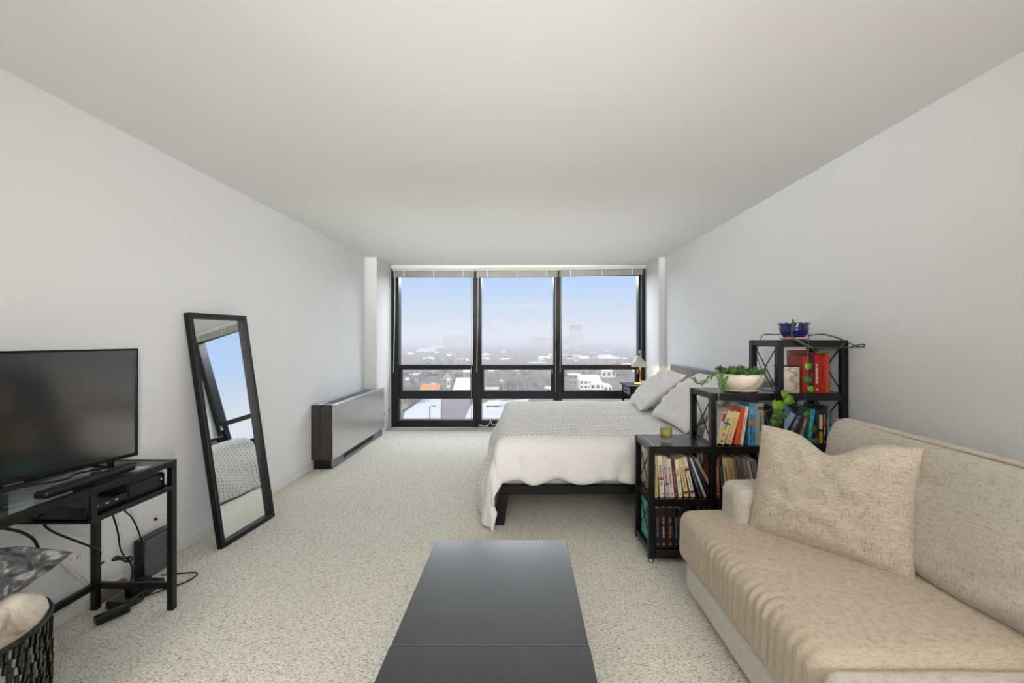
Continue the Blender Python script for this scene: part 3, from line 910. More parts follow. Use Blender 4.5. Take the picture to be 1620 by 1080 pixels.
def place(row, z, group, d=1, lo=None, hi=None, **kw):
    """puts a row of books; each slides away from its neighbour until they only touch"""
    items = [[BX(r[0]), r[1] * KX, r[2], r[3]] for r in row]
    order = range(len(items)) if d > 0 else range(len(items) - 1, -1, -1)
    done = []
    for k in order:
        it = items[k]
        if lo is not None:
            while min(x for x, _ in poly(*it)) < lo: it[0] += .0004
        if hi is not None:
            while max(x for x, _ in poly(*it)) > hi: it[0] -= .0004
        while any(hit(poly(*it), poly(*items[j])) for j in done[-2:]): it[0] += .0004 * d
        done.append(k)
    xs = [x for it in items for x, _ in poly(*it)]
    print('ROW', group, round(min(xs), 4), round(max(xs), 4), 'limits', lo, hi)
    for k, (r, it) in enumerate(zip(row, items)):
        book(it[0], z, it[1], r[2], r[3], r[4], r[7], group, marks=r[5], mcol=r[6], blocks=r[8], **kw)
g1 = 'books in the left bay, middle shelf'
row = [(1028.8, 6.0, .250, -1.5, '#c3b27a', 't', '#5a4a20', 'yellowish cream book, first in the low bay beside the left post', ()),
       (1036.5, 7.0, .252, -4, '#d3c9b0', 'l', '#5b2a20', 'cream book with bold title and red dot, second in the low bay', ((.42, .47, '#9a2a1e'),)),
       (1045.0, 6.6, .248, -6, '#b3a5a6', 't', '#4a3038', 'mauve grey book standing third in the low bay', ((.30, .34, '#5a2a30'),)),
       (1053.2, 6.6, .234, -6, '#d0bdae', 'l', '#7a3a34', 'pinkish cream book in the low bay, left of the dark red one', ()),
       (1060.8, 5.6, .222, -5.5, '#5a2420', 't', '#b09080', 'dark red book in the low bay', ()),
       (1067.6, 6.0, .228, -6.5, '#dad2c0', 't', '#22201e', 'white paperback with black title, right of the dark red book', ()),
       (1076.3, 6.8, .238, -9.5, '#d0b779', 't', '#3b2b18', 'yellow paperback in the low bay', ((.1, .14, '#3b1a18'),)),
       (1085.0, 6.4, .246, -12.5, '#cfbfae', 't', '#7a2222', 'cream paperback with two dark red squares on its spine', ((.1, .16, '#7a2222'), (.66, .72, '#7a2222'))),
       (1093.5, 4.0, .250, -18, '#31343c', 't', '#8a929c', 'thin slate grey book leaning in the low bay', ()),
       (1100.0, 3.4, .252, -21, '#a9b0b6', '', '#31343c', 'thin pale grey book leaning in the low bay', ()),
       (1106.0, 3.4, .252, -24.5, '#22252b', '', '#b8c0c8', 'thin black book leaning in the low bay', ()),
       (1113.5, 4.2, .262, -28.5, '#8c7a66', 't', '#3a2626', 'brown thin book leaning furthest, last in the low bay', ())]
place(row, .385, g1, 1, px_[0] + pw, px_[1])
g2 = 'books in the middle bay, lower shelf'
row = [(1131.8, 6.6, .232, -1.5, '#a8553a', 'l', '#e0d8cc', 'orange red book with white lettering, beside the post behind the sofa arm', ()),
       (1139.5, 4.6, .240, -4, '#1c2230', 't', '#8d93a0', 'navy book behind the sofa arm', ()),
       (1146.5, 8.0, .238, -6.5, '#c7b48a', 'l', '#6a5434', 'cream yellow book behind the sofa arm', ()),
       (1156.5, 8.6, .238, -7.5, '#b89a68', 't', '#5d4426', 'tan book behind the sofa arm', ()),
       (1167.0, 4.0, .236, -8.5, '#7a7458', '', '#333', 'thin olive book behind the sofa arm', ()),
       (1173.5, 9.0, .240, -9.5, '#6b6558', 'l', '#1d1b18', 'dark olive grey book with bold black title behind the sofa arm', ()),
       (1185.0, 5.2, .232, -11, '#8d8684', 't', '#3a3636', 'grey book behind the sofa arm', ()),
       (1193.0, 4.2, .226, -12.5, '#b2a8a0', '', '#3a3636', 'thin pale grey book behind the sofa arm', ()),
       (1200.0, 9.0, .228, -14, '#776c74', '', '#3a3636', 'mauve grey book behind the sofa arm, last before the throw pillow', ())]
place(row, .385, g2, 1, px_[1] + pw, px_[2])
g3 = 'books in the middle bay, upper shelf'
row = [(1132.2, 3.8, .205, 15.5, '#cfc0b8', 't', '#8a6a70', 'white book with red top on its spine, first in the middle bay upper shelf', ((.72, .97, '#a11f28'),)),
       (1137.6, 10.0, .208, 17, '#cdb98c', 'l', '#4c4632', 'cream book with a blue and a yellow dot on its spine', ((.60, .66, '#2d5a70'), (.38, .45, '#c9b52c'))),
       (1149.6, 9.6, .205, 15.5, '#cfb183', 't', '#a58758', 'tan book leaning against the orange red one', ()),
       (1163.2, 7.0, .222, 11, '#c8431f', '', '#c8431f', 'orange red book leaning in the middle bay', ()),
       (1172.2, 5.0, .236, 9, '#cdbba4', 't', '#8c6c5c', 'slim cream book right of the orange red one', ()),
       (1183.3, 9.4, .256, 1.5, '#3f7ea8', 'l', '#1d4a6a', 'bright blue book with orange picture on its spine', ((.47, .60, '#a8623a'), (.72, .9, '#5b90b0'))),
       (1193.4, 3.4, .250, 0.5, '#7f9691', '', '#3a3636', 'thin grey green book beside the blue one', ()),
       (1197.4, 10.6, .255, 0, '#9b938c', 't', '#3b3432', 'thick grey book with a dark round emblem on its spine', ((.84, .92, '#5d5048'),)),
       (1208.6, 7.5, .245, 0, '#131218', '', '#3a3636', 'black book behind the trailing green leaves', ()),
       (1216.8, 6.0, .235, 0, '#1a1c2c', '', '#3a3636', 'dark navy book by the post behind the trailing green leaves', ())]
place(row, .702, g3, -1, px_[1] + pw, px_[2])
g4 = 'red books in the top bay'
row = [(1268.5, 11.0, .225, 0, '#9a1d14', '', '#9a1d14', 'thick plain red book beside the marbled box', ()),
       (1280.6, 6.2, .235, 0, '#2a1014', 't', '#8a5060', 'black and red book in the top bay', ()),
       (1287.6, 8.4, .232, 0, '#a01410', 'l', '#e0c0a0', 'red book with cream lettering in the top bay', ()),
       (1296.8, 7.6, .226, 0, '#a81a14', 't', '#5a0a0a', 'plain bright red book in the top bay', ()),
       (1305.6, 5.6, .242, -1.2, '#b5431c', '', '#e0c0a0', 'orange book at the right end of the top bay', ())]
place(row, 1.019, g4, 1, px_[2] + pw, px_[3], depth=.16)
# a big book shown cover first, behind the box
t = thing('book', (1.80, 2.98, 1.019), 'large pink and red book standing face out behind the marbled box', 'book')
bx('cover', 1.735, 1.862, 2.965, 2.968, 1.0195, 1.275, bmat('#c7665c'), t)
bx('pages', 1.737, 1.860, 2.968, 2.988, 1.0205, 1.273, M['pages'], t)
bx('cover', 1.735, 1.862, 2.988, 2.991, 1.0195, 1.275, bmat('#c7665c'), t)
g5 = 'books in the right bay, middle shelf'
row = [(1243.0, 9.0, .215, 31, '#7f9cb8', '', '#1d4a6a', 'pale blue book leaning furthest, against the post of the right bay', ()),
       (1256.5, 12.0, .232, 25, '#2a2f3a', 'l', '#98a0aa', 'thick dark slate book leaning in the right bay', ()),
       (1272.5, 7.0, .205, 16, '#5f5548', 't', '#cabf9d', 'brown picture book leaning in the right bay', ((.05, .3, '#c9bfae'),)),
       (1280.5, 7.4, .218, 6, '#1f8f96', 'l', '#8fd0cc', 'turquoise book in the right bay', ()),
       (1288.6, 6.0, .215, 1, '#18243c', '', '#98a0aa', 'navy book right of the turquoise one', ()),
       (1295.0, 5.4, .215, 0, '#1b1410', 't', '#d9b25c', 'black book with yellow and cream label on its spine', ((.05, .36, '#c8922c'), (.45, .85, '#c9b48c'))),
       (1300.8, 6.6, .238, 0, '#17121a', 't', '#c9c0b8', 'black book with a red dot on its spine', ((.52, .62, '#b01c1c'),)),
       (1308.0, 4.0, .215, 0, '#2b6b66', 't', '#8fd0cc', 'thin dark teal book at the right end of the right bay', ())]
place(row, .702, g5, -1, px_[2] + pw, px_[3])
g6 = 'dark books in the left bay, bottom shelf'
row = [(1031.5, 4.0, .245, 0, '#4fb5a4', '', '#4fb5a4', 'turquoise covered book seen through the left side of the low bay', ()),
       (1036.1, 8.6, .235, 0, '#15110f', 't', '#8d8474', 'black book at the left of the bottom shelf', ()),
       (1045.3, 8.6, .240, 0, '#2a1214', 't', '#c9bfae', 'dark maroon book on the bottom shelf', ()),
       (1054.5, 11.5, .240, 0, '#1a1513', 'l', '#9a6a4a', 'thick black book with copper lettering on the bottom shelf', ()),
       (1066.7, 6.4, .235, -1, '#1d232b', 't', '#7d8a98', 'blue black book on the bottom shelf', ()),
       (1076.5, 5.0, .240, -8, '#3a2a14', 't', '#b98a3c', 'dark book with gold edge leaning on the bottom shelf', ()),
       (1085.0, 5.5, .235, -11, '#17191d', '', '#b98a3c', 'black book leaning behind the sofa corner', ())]
for k, (px, w, h, ln, c, mk, mc, lb, bk) in enumerate(row):
    book(BX(px), .08, w * KX, h, ln, c, lb, g6, marks=mk, mcol=mc, blocks=bk, depth=.25 if k == 0 else .19)

# marbled box, candle
t = thing('ceramic_box', (BX(1251), 2.80, 1.019), 'square cream marbled ceramic box on the top bay beside the red books', 'box')
xa, xb = BX(1237.6), BX(1264.6)
bx('body', xa, xb, 2.765, 2.865, 1.0195, 1.178, M['marble'], t, .003, 2)
bx('lid', xa - .001, xb + .001, 2.764, 2.866, 1.1782, 1.184, M['shelf_wood'], t, .001)
cx, cy, cz = .905, 2.875, .702
t = thing('candle_glass', (cx, cy, cz), 'clear glass tumbler with pale yellow candle wax, on the low end of the bookshelf', 'candle')
m = MB(); m.lathe([(0, .002), (.034, .002), (.0375, .012), (.0385, .105), (.0365, .105), (.0355, .024), (0, .022)], (cx, cy, cz), 32)
m.build('tumbler', M['glass'], t, smooth=True)
m = MB(); m.lathe([(0, .026), (.0345, .026), (.0355, .082), (0, .080)], (cx, cy, cz), 28)
m.build('wax', M['wax'], t, smooth=True)
m = MB(); m.tube([(cx, cy, cz + .08), (cx + .002, cy, cz + .092)], .0012, 5); m.build('wick', M['black_matte'], t)

# ------------------------------------------------------------------ succulent bowl
cx, cy, cz = 1.366, 2.86, 1.0195
t = thing('potted_succulent', (cx, cy, cz), 'trailing green succulent in a wide marbled bowl, on the middle step of the bookshelf', 'plant')
m = MB(); m.lathe([(0, 0), (.085, 0), (.10, .006), (.108, .016), (.104, .016), (.08, .010), (0, .009)], (cx, cy, cz), 40); m.build('saucer', M['marble'], t, smooth=True)
m = MB(); m.lathe([(0, .012), (.088, .012), (.102, .022), (.127, .05), (.141, .085), (.144, .112), (.138, .112), (.134, .085), (.118, .05), (0, .045)], (cx, cy, cz), 48)
m.build('bowl', M['marble'], t, smooth=True)
m = MB(); m.lathe([(0, .098), (.137, .098)], (cx, cy, cz), 24); m.build('soil', M['soil'], t)
def leaflet(m, p, d, ln, w):
    d = Vector(d).normalized(); s_ = d.orthogonal().normalized(); s_.rotate(Matrix.Rotation(random.uniform(0, 6.28), 3, d)); n_ = d.cross(s_)
    q = [p, p + d * ln * .45 + s_ * w, p + d * ln, p + d * ln * .45 - s_ * w, p + d * ln * .45 + n_ * w * .6, p + d * ln * .45 - n_ * w * .6]
    m._add(q, [(0, 1, 4), (1, 2, 4), (2, 3, 4), (3, 0, 4), (1, 0, 5), (2, 1, 5), (3, 2, 5), (0, 3, 5)])
def sprig(pts, mat, n=22, ln=.022, w=.0055):
    m = MB(); m.tube(pts, .0025, 5, 5)
    P_ = [Vector(p) for p in pts]
    for k in range(n):
        f = (k + .5) / n * (len(P_) - 1); i = int(f); p = P_[i].lerp(P_[i + 1], f - i); d = (P_[i + 1] - P_[i]).normalized()
        for s2 in range(3):
            o = d * .6 + Vector((random.uniform(-1, 1), random.uniform(-1, 1), random.uniform(-.6, 1)))
            leaflet(m, p, o, ln * random.uniform(.7, 1.15), w)
    return m.build('sprig', mat, t)
B = Vector((cx, cy, cz))
for k in range(46):
    a = random.uniform(0, 6.28); r0 = .125 * math.sqrt(random.random())
    b = B + Vector((r0 * math.cos(a), r0 * math.sin(a), .098))
    tip = b + Vector((.035 * math.cos(a) * random.random(), .03 * math.sin(a), random.uniform(.018, .05) * (1.2 - r0 * 3)))
    if random.random() < .25: tip.z += .012
    sprig([b, (b + tip) / 2 + Vector((0, 0, .008)), tip], M['succ'] if k % 2 else M['succ_dark'], 7, .026)
sprig([B + Vector((-.10, -.04, .10)), B + Vector((-.16, -.05, .120)), B + Vector((-.215, -.055, .09)), B + Vector((-.255, -.06, .055)), B + Vector((-.29, -.06, .055)), B + Vector((-.315, -.06, .085))], M['succ'], 26, .026)
sprig([B + Vector((-.10, -.05, .11)), B + Vector((-.14, -.06, .10)), B + Vector((-.155, -.06, .06)), B + Vector((-.15, -.065, .02))], M['succ'], 14, .022)
sprig([B + Vector((-.10, -.07, .10)), B + Vector((-.135, -.09, .07)), B + Vector((-.13, -.09, .03)), B + Vector((-.115, -.09, .012))], M['leaf'], 10, .02)
sprig([B + Vector((-.10, -.08, .11)), B + Vector((-.19, -.155, .05)), B + Vector((-.205, -.16, -.03)), B + Vector((-.215, -.15, -.055)), B + Vector((-.19, -.15, -.075))], M['succ'], 9, .016)

# ------------------------------------------------------------------ vine in the blue pot
cx, cy, cz = BX(1257) + .055, 2.87, 1.3405
t = thing('potted_vine', (cx, cy, cz), 'pothos vine trailing from a glossy navy blue pot on the top step of the bookshelf', 'plant')
m = MB(); m.lathe([(0, 0), (.06, 0), (.075, .006), (.082, .016), (.077, .016), (.055, .009), (0, .008)], (cx, cy, cz), 32); m.build('saucer', M['terracotta'], t, smooth=True)
m = MB()
seg = 48
prof = [(.0, .012), (.052, .012), (.062, .022), (.078, .05), (.083, .075), (.079, .09), (.092, .104), (.088, .107), (.074, .092), (.072, .07), (0, .065)]
m.lathe(prof, (cx, cy, cz), seg)
for v in m.bm.verts:
    d = Vector((v.co.x - cx, v.co.y - cy)); 
    if v.co.z - cz > .1 and d.length > .05:
        v.co.z += .003 * math.sin(math.atan2(d.y, d.x) * 14)
m.build('pot', M['navy_glaze'], t, smooth=True)
m = MB(); m.lathe([(0, .085), (.075, .085)], (cx, cy, cz), 20); m.build('soil', M['soil'], t)
def Z8(x, y, Y): return P(1160 + x / 4, 490 + y / 4, Y)
def vine(pts, r, mat):
    m = MB(); m.tube(pts, r, 6, 6); m.build('vine', mat, t, smooth=True)
vine([Z8(400, 80, 2.83), Z8(350, 140, 2.76), Z8(270, 155, 2.72), Z8(195, 155, 2.70), Z8(172, 190, 2.69), Z8(150, 265, 2.68), Z8(162, 335, 2.68), Z8(205, 420, 2.67), Z8(245, 490, 2.67), Z8(270, 560, 2.67)], .0026, M['stem_dark'])
vine([Z8(172, 190, 2.69), Z8(148, 290, 2.67), Z8(180, 370, 2.66), Z8(230, 450, 2.66), Z8(262, 500, 2.66), Z8(320, 515, 2.66)], .0022, M['stem_dark'])
vine([Z8(385, 85, 2.80), Z8(376, 60, 2.77), Z8(372, 110, 2.74), Z8(375, 172, 2.72), Z8(430, 208, 2.70), Z8(500, 245, 2.69), Z8(530, 272, 2.69), Z8(600, 268, 2.68), Z8(660, 245, 2.67), Z8(700, 215, 2.66), Z8(688, 188, 2.66), Z8(620, 165, 2.68), Z8(540, 155, 2.71), Z8(470, 165, 2.74)], .0032, M['stem'])
vine([Z8(440, 90, 2.80), Z8(465, 155, 2.74), Z8(580, 155, 2.69), Z8(690, 190, 2.65), Z8(770, 226, 2.61), Z8(822, 236, 2.59), Z8(828, 220, 2.59), Z8(790, 222, 2.60), Z8(720, 240, 2.64), Z8(620, 240, 2.67), Z8(540, 245, 2.68), Z8(500, 240, 2.68)], .003, M['stem_dark'])
vine([Z8(340, 165, 2.76), Z8(400, 185, 2.72), Z8(450, 215, 2.70), Z8(530, 240, 2.69), Z8(640, 238, 2.68), Z8(760, 238, 2.61), Z8(815, 235, 2.59)], .0026, M['stem'])
vine([Z8(430, 85, 2.80), Z8(465, 110, 2.74), Z8(477, 180, 2.70), Z8(472, 280, 2.69), Z8(450, 370, 2.69), Z8(445, 420, 2.69), Z8(470, 470, 2.69), Z8(488, 545, 2.69)], .002, M['stem'])
vine([Z8(472, 480, 2.69), Z8(460, 570, 2.69), Z8(455, 640, 2.69), Z8(500, 720, 2.68), Z8(520, 800, 2.68)], .002, M['stem_dark'])
vine([Z8(270, 560, 2.67), Z8(255, 620, 2.66), Z8(200, 650, 2.66), Z8(200, 720, 2.66), Z8(225, 780, 2.65), Z8(258, 820, 2.65)], .0022, M['stem'])
vine([Z8(200, 650, 2.66), Z8(215, 700, 2.66), Z8(240, 790, 2.65)], .002, M['stem'])
def leaf(x, y, r, ang, mat, Y=2.66, tiltv=.3):
    """heart-shaped leaf, r in crop pixels"""
    c = Z8(x, y, Y); s_ = r * 1.12 / 4 / F * Y
    out = [(0, -1.15), (.35, -.75), (.72, -.3), (.85, .15), (.72, .55), (.4, .78), (.12, .70), (0, .55), (-.12, .70), (-.4, .78), (-.72, .55), (-.85, .15), (-.72, -.3), (-.35, -.75)]
    m = MB()
    rot = Matrix.Rotation(ang, 3, 'Y') 
    vs = []
    for (u, v) in [(0, 0)] + out:
        q = Vector((u * s_, -tiltv * s_ * (abs(u) * .6 - .35) + v * .25 * s_, v * s_))
        vs.append(c + rot @ q)
    fs = [(0, i, i + 1) for i in range(1, len(out))] + [(0, len(out), 1)]
    m._add(vs, fs)
    o = m.build('leaf', mat, t, smooth=True)
    sd = o.modifiers.new('thick', 'SOLIDIFY'); sd.thickness = .0012
LV = [(325, 530, 27, .3, 'leaf'), (352, 570, 33, -1.2, 'leaf'), (283, 608, 42, .1, 'leaf'), (285, 665, 40, -1.4, 'leaf_dark'), (268, 714, 36, -1.7, 'leaf_dark'),
      (185, 792, 26, .6, 'leaf'), (473, 355, 24, .2, 'leaf'), (468, 442, 26, -1.2, 'leaf_dark'), (491, 498, 22, -.3, 'leaf'), (468, 660, 22, -.6, 'leaf_dark'),
      (510, 750, 22, .2, 'leaf_dark'), (522, 832, 22, -.5, 'leaf_dark'), (235, 770, 26, -.2, 'leaf')]
for i, (x, y, r, a, k) in enumerate(LV):
    leaf(x, y, r, a, M[k], 2.655 - .004 * (i % 4))

# ================================================================== TV stand, TV and devices
fxs, bxs, sy0, sy1, sz = -1.735, -2.145, 1.02, 2.285, .744
pwid = .030
t = thing('tv_stand', (-1.94, 1.65, 0), 'black metal framed glass topped stand under the television', 'tv stand')
for x in (fxs, bxs + pwid):
    for y in (sy0, sy1 - pwid):
        bx('leg', x - pwid, x, y, y + pwid, 0, sz - .03, M['black_metal'], t, .002)
for (a) in ((fxs - pwid, fxs, sy0, sy1), (bxs, bxs + pwid, sy0, sy1)):
    bx('top_rail', a[0], a[1], a[2], a[3], sz - .028, sz, M['black_metal'], t, .002)
for y in (sy0, sy1 - pwid):
    bx('top_rail', bxs + pwid, fxs - pwid, y, y + pwid, sz - .028, sz, M['black_metal'], t, .002)
    bx('low_rail', bxs + pwid, fxs - pwid, y + .004, y + pwid - .004, .105, .135, M['black_metal'], t, .002)
bx('low_rail', bxs + .002, bxs + pwid - .004, sy0 + pwid, sy1 - pwid, .105, .135, M['black_metal'], t, .002)
m = MB(); m.box(bxs + pwid, fxs - pwid, sy0 + pwid, sy1 - pwid, sz - .012, sz - .002); m.build('glass_top', M['table_glass'], t)
# hanging compartment
cy0, cy1, cz0 = 1.835, sy1 - pwid, .600
bx('compartment_rail', fxs - .02, fxs, cy0, cy1, cz0, cz0 + .022, M['black_metal'], t, .002)
bx('compartment_post', fxs - .02, fxs, cy0, cy0 + .024, cz0 + .022, sz - .028, M['black_metal'], t, .002)
bx('compartment_post', bxs + pwid, bxs + pwid + .02, cy0, cy0 + .02, cz0 + .008, sz - .028, M['black_metal'], t, .002)
bx('compartment_shelf', bxs + pwid, fxs - .02, cy0, cy1, cz0, cz0 + .008, M['black_metal'], t)
bx('far_rail', bxs + pwid, fxs - pwid, sy1 - pwid + .002, sy1 - .006, cz0, cz0 + .024, M['black_metal'], t, .002)

t = thing('cable_box', (-1.87, 1.93, .609), 'black set top box with three small lights, near end of the stand shelf', 'set top box')
bx('body', -2.01, -1.768, 1.842, 2.035, .6135, .664, M['black_plastic'], t, .004, 2)
for k in range(3): bx('indicator', -1.7685, -1.767, 1.885 + k * .045, 1.897 + k * .045, .648, .652, M['white_plastic'], t)
m = MB()
for x in (-1.99, -1.80):
    for y in (1.86, 2.0): m.box(x, x + .015, y, y + .015, .6085, .6136)
m.build('foot', M['black_matte'], t)['kind'] = 'stuff'
t = thing('media_player', (-1.87, 2.13, .609), 'taller glossy black media player at the far end of the stand shelf', 'media player')
bx('body', -2.02, -1.772, 2.042, 2.245, .6085, .694, M['black_matte'], t, .004, 2)
bx('front_panel', -1.7725, -1.764, 2.044, 2.243, .615, .688, M['black_plastic'], t, .003, 2)
m = MB(); m.tube([(-1.765, 2.222, .665), (-1.760, 2.222, .665)], .007, 10); m.build('button', M['silver'], t, smooth=True)

# television, turned a little to the room
ta = Vector((-1.900, 2.243)); tb = Vector((-1.995, 1.737)); dT = (tb - ta).normalized()
Wt = .955
nT = Vector((-dT.y, dT.x)); 
if nT.x < 0: nT = -nT
z0, z1 = .775, 1.300
t = thing('television', (-2.0, 1.8, .745), 'wide flat black television on the glass topped stand', 'television')
def tvbox(u0, u1, w0, w1, a, b, nm, mat, parent, bev=.0):
    m = MB()
    vs = []
    for z in (a, b):
        for w in (w0, w1):
            for u in (u0, u1):
                q = ta + dT * u + nT * w; vs.append((q.x, q.y, z))
    m._add(vs, [(0, 2, 3, 1), (4, 5, 7, 6), (0, 1, 5, 4), (2, 6, 7, 3), (0, 4, 6, 2), (1, 3, 7, 5)])
    bmesh.ops.recalc_face_normals(m.bm, faces=m.bm.faces)
    return m.build(nm, mat, parent, bevel=bev, seg=1)
bf = .009
tvbox(0, Wt, -.022, -.001, z0, z1, 'housing', M['black_plastic'], t, .002)
tvbox(.15, Wt - .15, -.05, -.022, z0 + .04, z0 + .33, 'rear_housing', M['black_plastic'], t, .004)
tvbox(bf, Wt - bf, -.001, .0005, z0 + .016, z1 - bf, 'screen', M['screen'], t)
tvbox(0, bf, -.001, .006, z0, z1, 'bezel', M['black_metal'], t, .001)
tvbox(Wt - bf, Wt, -.001, .006, z0, z1, 'bezel', M['black_metal'], t, .001)
tvbox(bf, Wt - bf, -.001, .006, z1 - bf, z1, 'bezel', M['black_metal'], t, .001)
tvbox(bf, Wt - bf, -.001, .006, z0, z0 + .016, 'bezel', M['black_metal'], t, .001)
tvbox(Wt / 2 - .03, Wt / 2 + .03, .006, .0065, z0 + .004, z0 + .011, 'badge', M['silver'], t)
for u in (.10, Wt - .16):
    ft = tvbox(u, u + .028, -.10, .11, .7445, .756, 'foot', M['black_plastic'], t, .002)
    tvbox(u + .004, u + .024, -.018, -.002, .756, z0 + .01, 'neck', M['black_plastic'], ft)
m = MB()
m.rbox((.028, .20, .015), .012, TRS((-1.812, 1.905, .7585), 0, 0, R(0)), 10)
tag(m.build('sound_bar', M['black_metal'], smooth=True), 'slim black sound bar lying on the glass top in front of the television', 'speaker')

# black grille box on the floor
t = thing('speaker_box', (-2.12, 2.63, 0), 'upright black box with ribbed grille on the carpet behind the stand leg', 'speaker')
bx('body', -2.160, -2.108, 2.525, 2.745, 0, .225, M['black_plastic'], t, .003)
for k in range(20):
    z = .012 + k * .0105
    bx('grille_slat', -2.108, -2.100, 2.533, 2.738, z, z + .0055, M['grey_vent'], t)
bx('grille_frame', -2.108, -2.103, 2.525, 2.532, 0, .225, M['black_plastic'], t)

# wall plates
def plate(y, z, wy, hz, label, kind):
    t = thing('wall_plate', (XL + .004, y, z - hz / 2), label, 'outlet', 'wall plates')
    bx('cover_plate', XL, XL + .007, y - wy / 2, y + wy / 2, z - hz / 2, z + hz / 2, M['white_plastic'], t, .003, 2)
    if kind == 'jack':
        m = MB(); m.tube([(XL + .006, y, z), (XL + .016, y, z)], .009, 12); m.build('jack', M['black_plastic'], t, smooth=True)
    else:
        for dy in (-wy * .22, wy * .22):
            s_ = bx('socket', XL + .006, XL + .009, y + dy - .016, y + dy + .016, z - .022, z + .022, M['white_plastic'], t, .002)
            for q in (-.006, .006): bx('slot', XL + .0088, XL + .0095, y + dy + q - .0015, y + dy + q + .0015, z - .006, z + .008, M['black_matte'], s_)
    for dy in (-wy * .42, wy * .42):
        m = MB(); m.tube([(XL + .006, y + dy, z), (XL + .0085, y + dy, z)], .003, 8); m.build('screw', M['silver'], t)
plate(2.69, .283, .145, .095, 'white wall plate with one black round jack, above the ribbed black box', 'jack')
plate(2.26, .282, .16, .12, 'white double outlet plate low on the left wall beside the stand', 'outlet')
t = thing('wall_plate', (CLX, 6.62, .20), 'small white outlet on the white column beside the steel cabinet', 'outlet', 'wall plates')
bx('cover_plate', CLX, CLX + .006, 6.585, 6.655, .20, .315, M['white_plastic'], t, .002)
bx('socket', CLX + .006, CLX + .009, 6.605, 6.635, .235, .28, M['grey_vent'], t)
t = thing('wall_plate', (CLX, 6.83, .20), 'small white switch plate on the white column beside the left window frame', 'outlet', 'wall plates')
bx('cover_plate', CLX, CLX + .006, 6.79, 6.86, .22, .315, M['white_plastic'], t, .002)
bx('socket', CLX + .006, CLX + .009, 6.81, 6.84, .25, .29, M['black_matte'], t)

# cables and power strip
def cable(pts, r, mat, label, cat='cable', nm='cable'):
    m = MB(); m.tube(pts, r, 7, 7)
    return tag(m.build(nm, mat, smooth=True), label, cat)
cable([(-2.06, 1.95, .60), (-2.10, 2.02, .5), P(155, 870, 2.16), P(150, 885, 2.17), P(153, 892, 2.18), P(166, 889, 2.20)], .005, M['black_matte'], 'black cable hanging straight down left of the rear stand leg')
cable([(-2.0, 2.18, .60), P(181, 822, 2.28), P(187, 845, 2.3), P(190, 866, 2.3), P(197, 880, 2.3), P(205, 888, 2.3), P(209, 898, 2.33), P(209, 912, 2.35), (-2.05, 2.36, .06)], .004, M['black_matte'], 'thin black cable dropping behind the stand towards the power strip')
cable([P(178, 886, 2.24), P(184, 880, 2.27), P(198, 882, 2.29), P(207, 880, 2.3), P(208, 886, 2.3), P(200, 888, 2.29), P(190, 884, 2.28), P(180, 886, 2.25), P(192, 881, 2.29), P(205, 884, 2.3)], .0055, M['black_plastic'], 'small tied loop of black cable beside the rear stand leg')
cable([(-2.0, 2.22, .60), P(196, 806, 2.35), P(208, 818, 2.42), P(217, 835, 2.48), P(223, 852, 2.52), (-2.14, 2.56, .226)], .004, M['black_metal'], 'grey curved cable running to the top of the ribbed black box')
cable([P(-20, 850, 1.75), (P(0, 836, 1.78)), P(15, 837, 1.8), P(35, 842, 1.85), P(52, 852, 1.9), P(60, 866, 1.95), P(60, 878, 1.97), P(57, 890, 1.98)], .006, M['black_matte'], 'black cable curving down above the basket')
cable([(-2.0, 1.86, .607), P(58, 812, 1.80), P(30, 825, 1.74), P(0, 836, 1.70), P(-30, 848, 1.66)], .005, M['black_matte'], 'black cable sagging under the glass top towards the left')
cable([P(92, 886, 2.105), P(102, 894, 2.135), P(118, 908, 2.18), P(134, 921, 2.23), P(146, 928, 2.27), P(158, 928, 2.315), (-2.15, 2.36, .10)], .006, M['white_cord'], 'thick white cable from the outlet to the floor by the rear stand leg')
cable([(-2.13, 2.15, .02), (-2.10, 1.95, .012), (-2.12, 1.8, .012), (-2.1, 1.6, .012)], .004, M['white_cord'], 'thin white cable lying along the baseboard under the stand')
cable([(-1.87, 2.20, .735 + .012), (-1.93, 2.12, .748), (-1.98, 2.02, .750), (-1.95, 1.94, .749), (-2.02, 1.84, .749)], .0045, M['black_matte'], 'black cable lying on the glass behind the television foot')
cable([(-2.0, 2.3, .012), (-1.92, 2.42, .01), (-1.85, 2.52, .01), (-1.86, 2.60, .01), (-1.95, 2.60, .01), (-2.05, 2.58, .01)], .004, M['black_matte'], 'thin black cable looping on the carpet behind the front stand leg')
t = thing('power_strip', (-2.02, 2.40, 0), 'black power strip with plugs on the carpet under the stand', 'power strip')
m = MB(); m.box(-2.075, -1.965, 2.26, 2.50, 0.001, .04); m.build('body', M['black_plastic'], t, bevel=.006, seg=2)
for y, c_ in ((2.33, 'black_matte'), (2.41, 'black_matte')):
    m = MB(); m.box(-2.04, -2.0, y, y + .045, .04, .075); m.build('plug', M[c_], t, bevel=.004, seg=2)
t = thing('power_adapter', (-1.97, 2.20, 0), 'glossy black power adapter on the carpet in front of the rear stand leg', 'adapter')
m = MB(); m.rbox((.022, .065, .019), .008, TRS((-1.975, 2.19, .024), 0, 0, R(-28)), 6); m.build('body', M['black_plastic'], t, smooth=True)
m = MB(); m.tube([(-1.94, 2.25, .024), (-1.92, 2.30, .03), (-1.98, 2.36, .03), (-1.99, 2.38, .05)], .004, 6, 5); m.build('lead', M['black_matte'], t, smooth=True)
tag(bx('wood_block', -2.165, -2.135, 2.29, 2.46, 0.001, .055, M['wood_brown'], None, .003), 'short brown wood board against the wall under the stand', 'board')
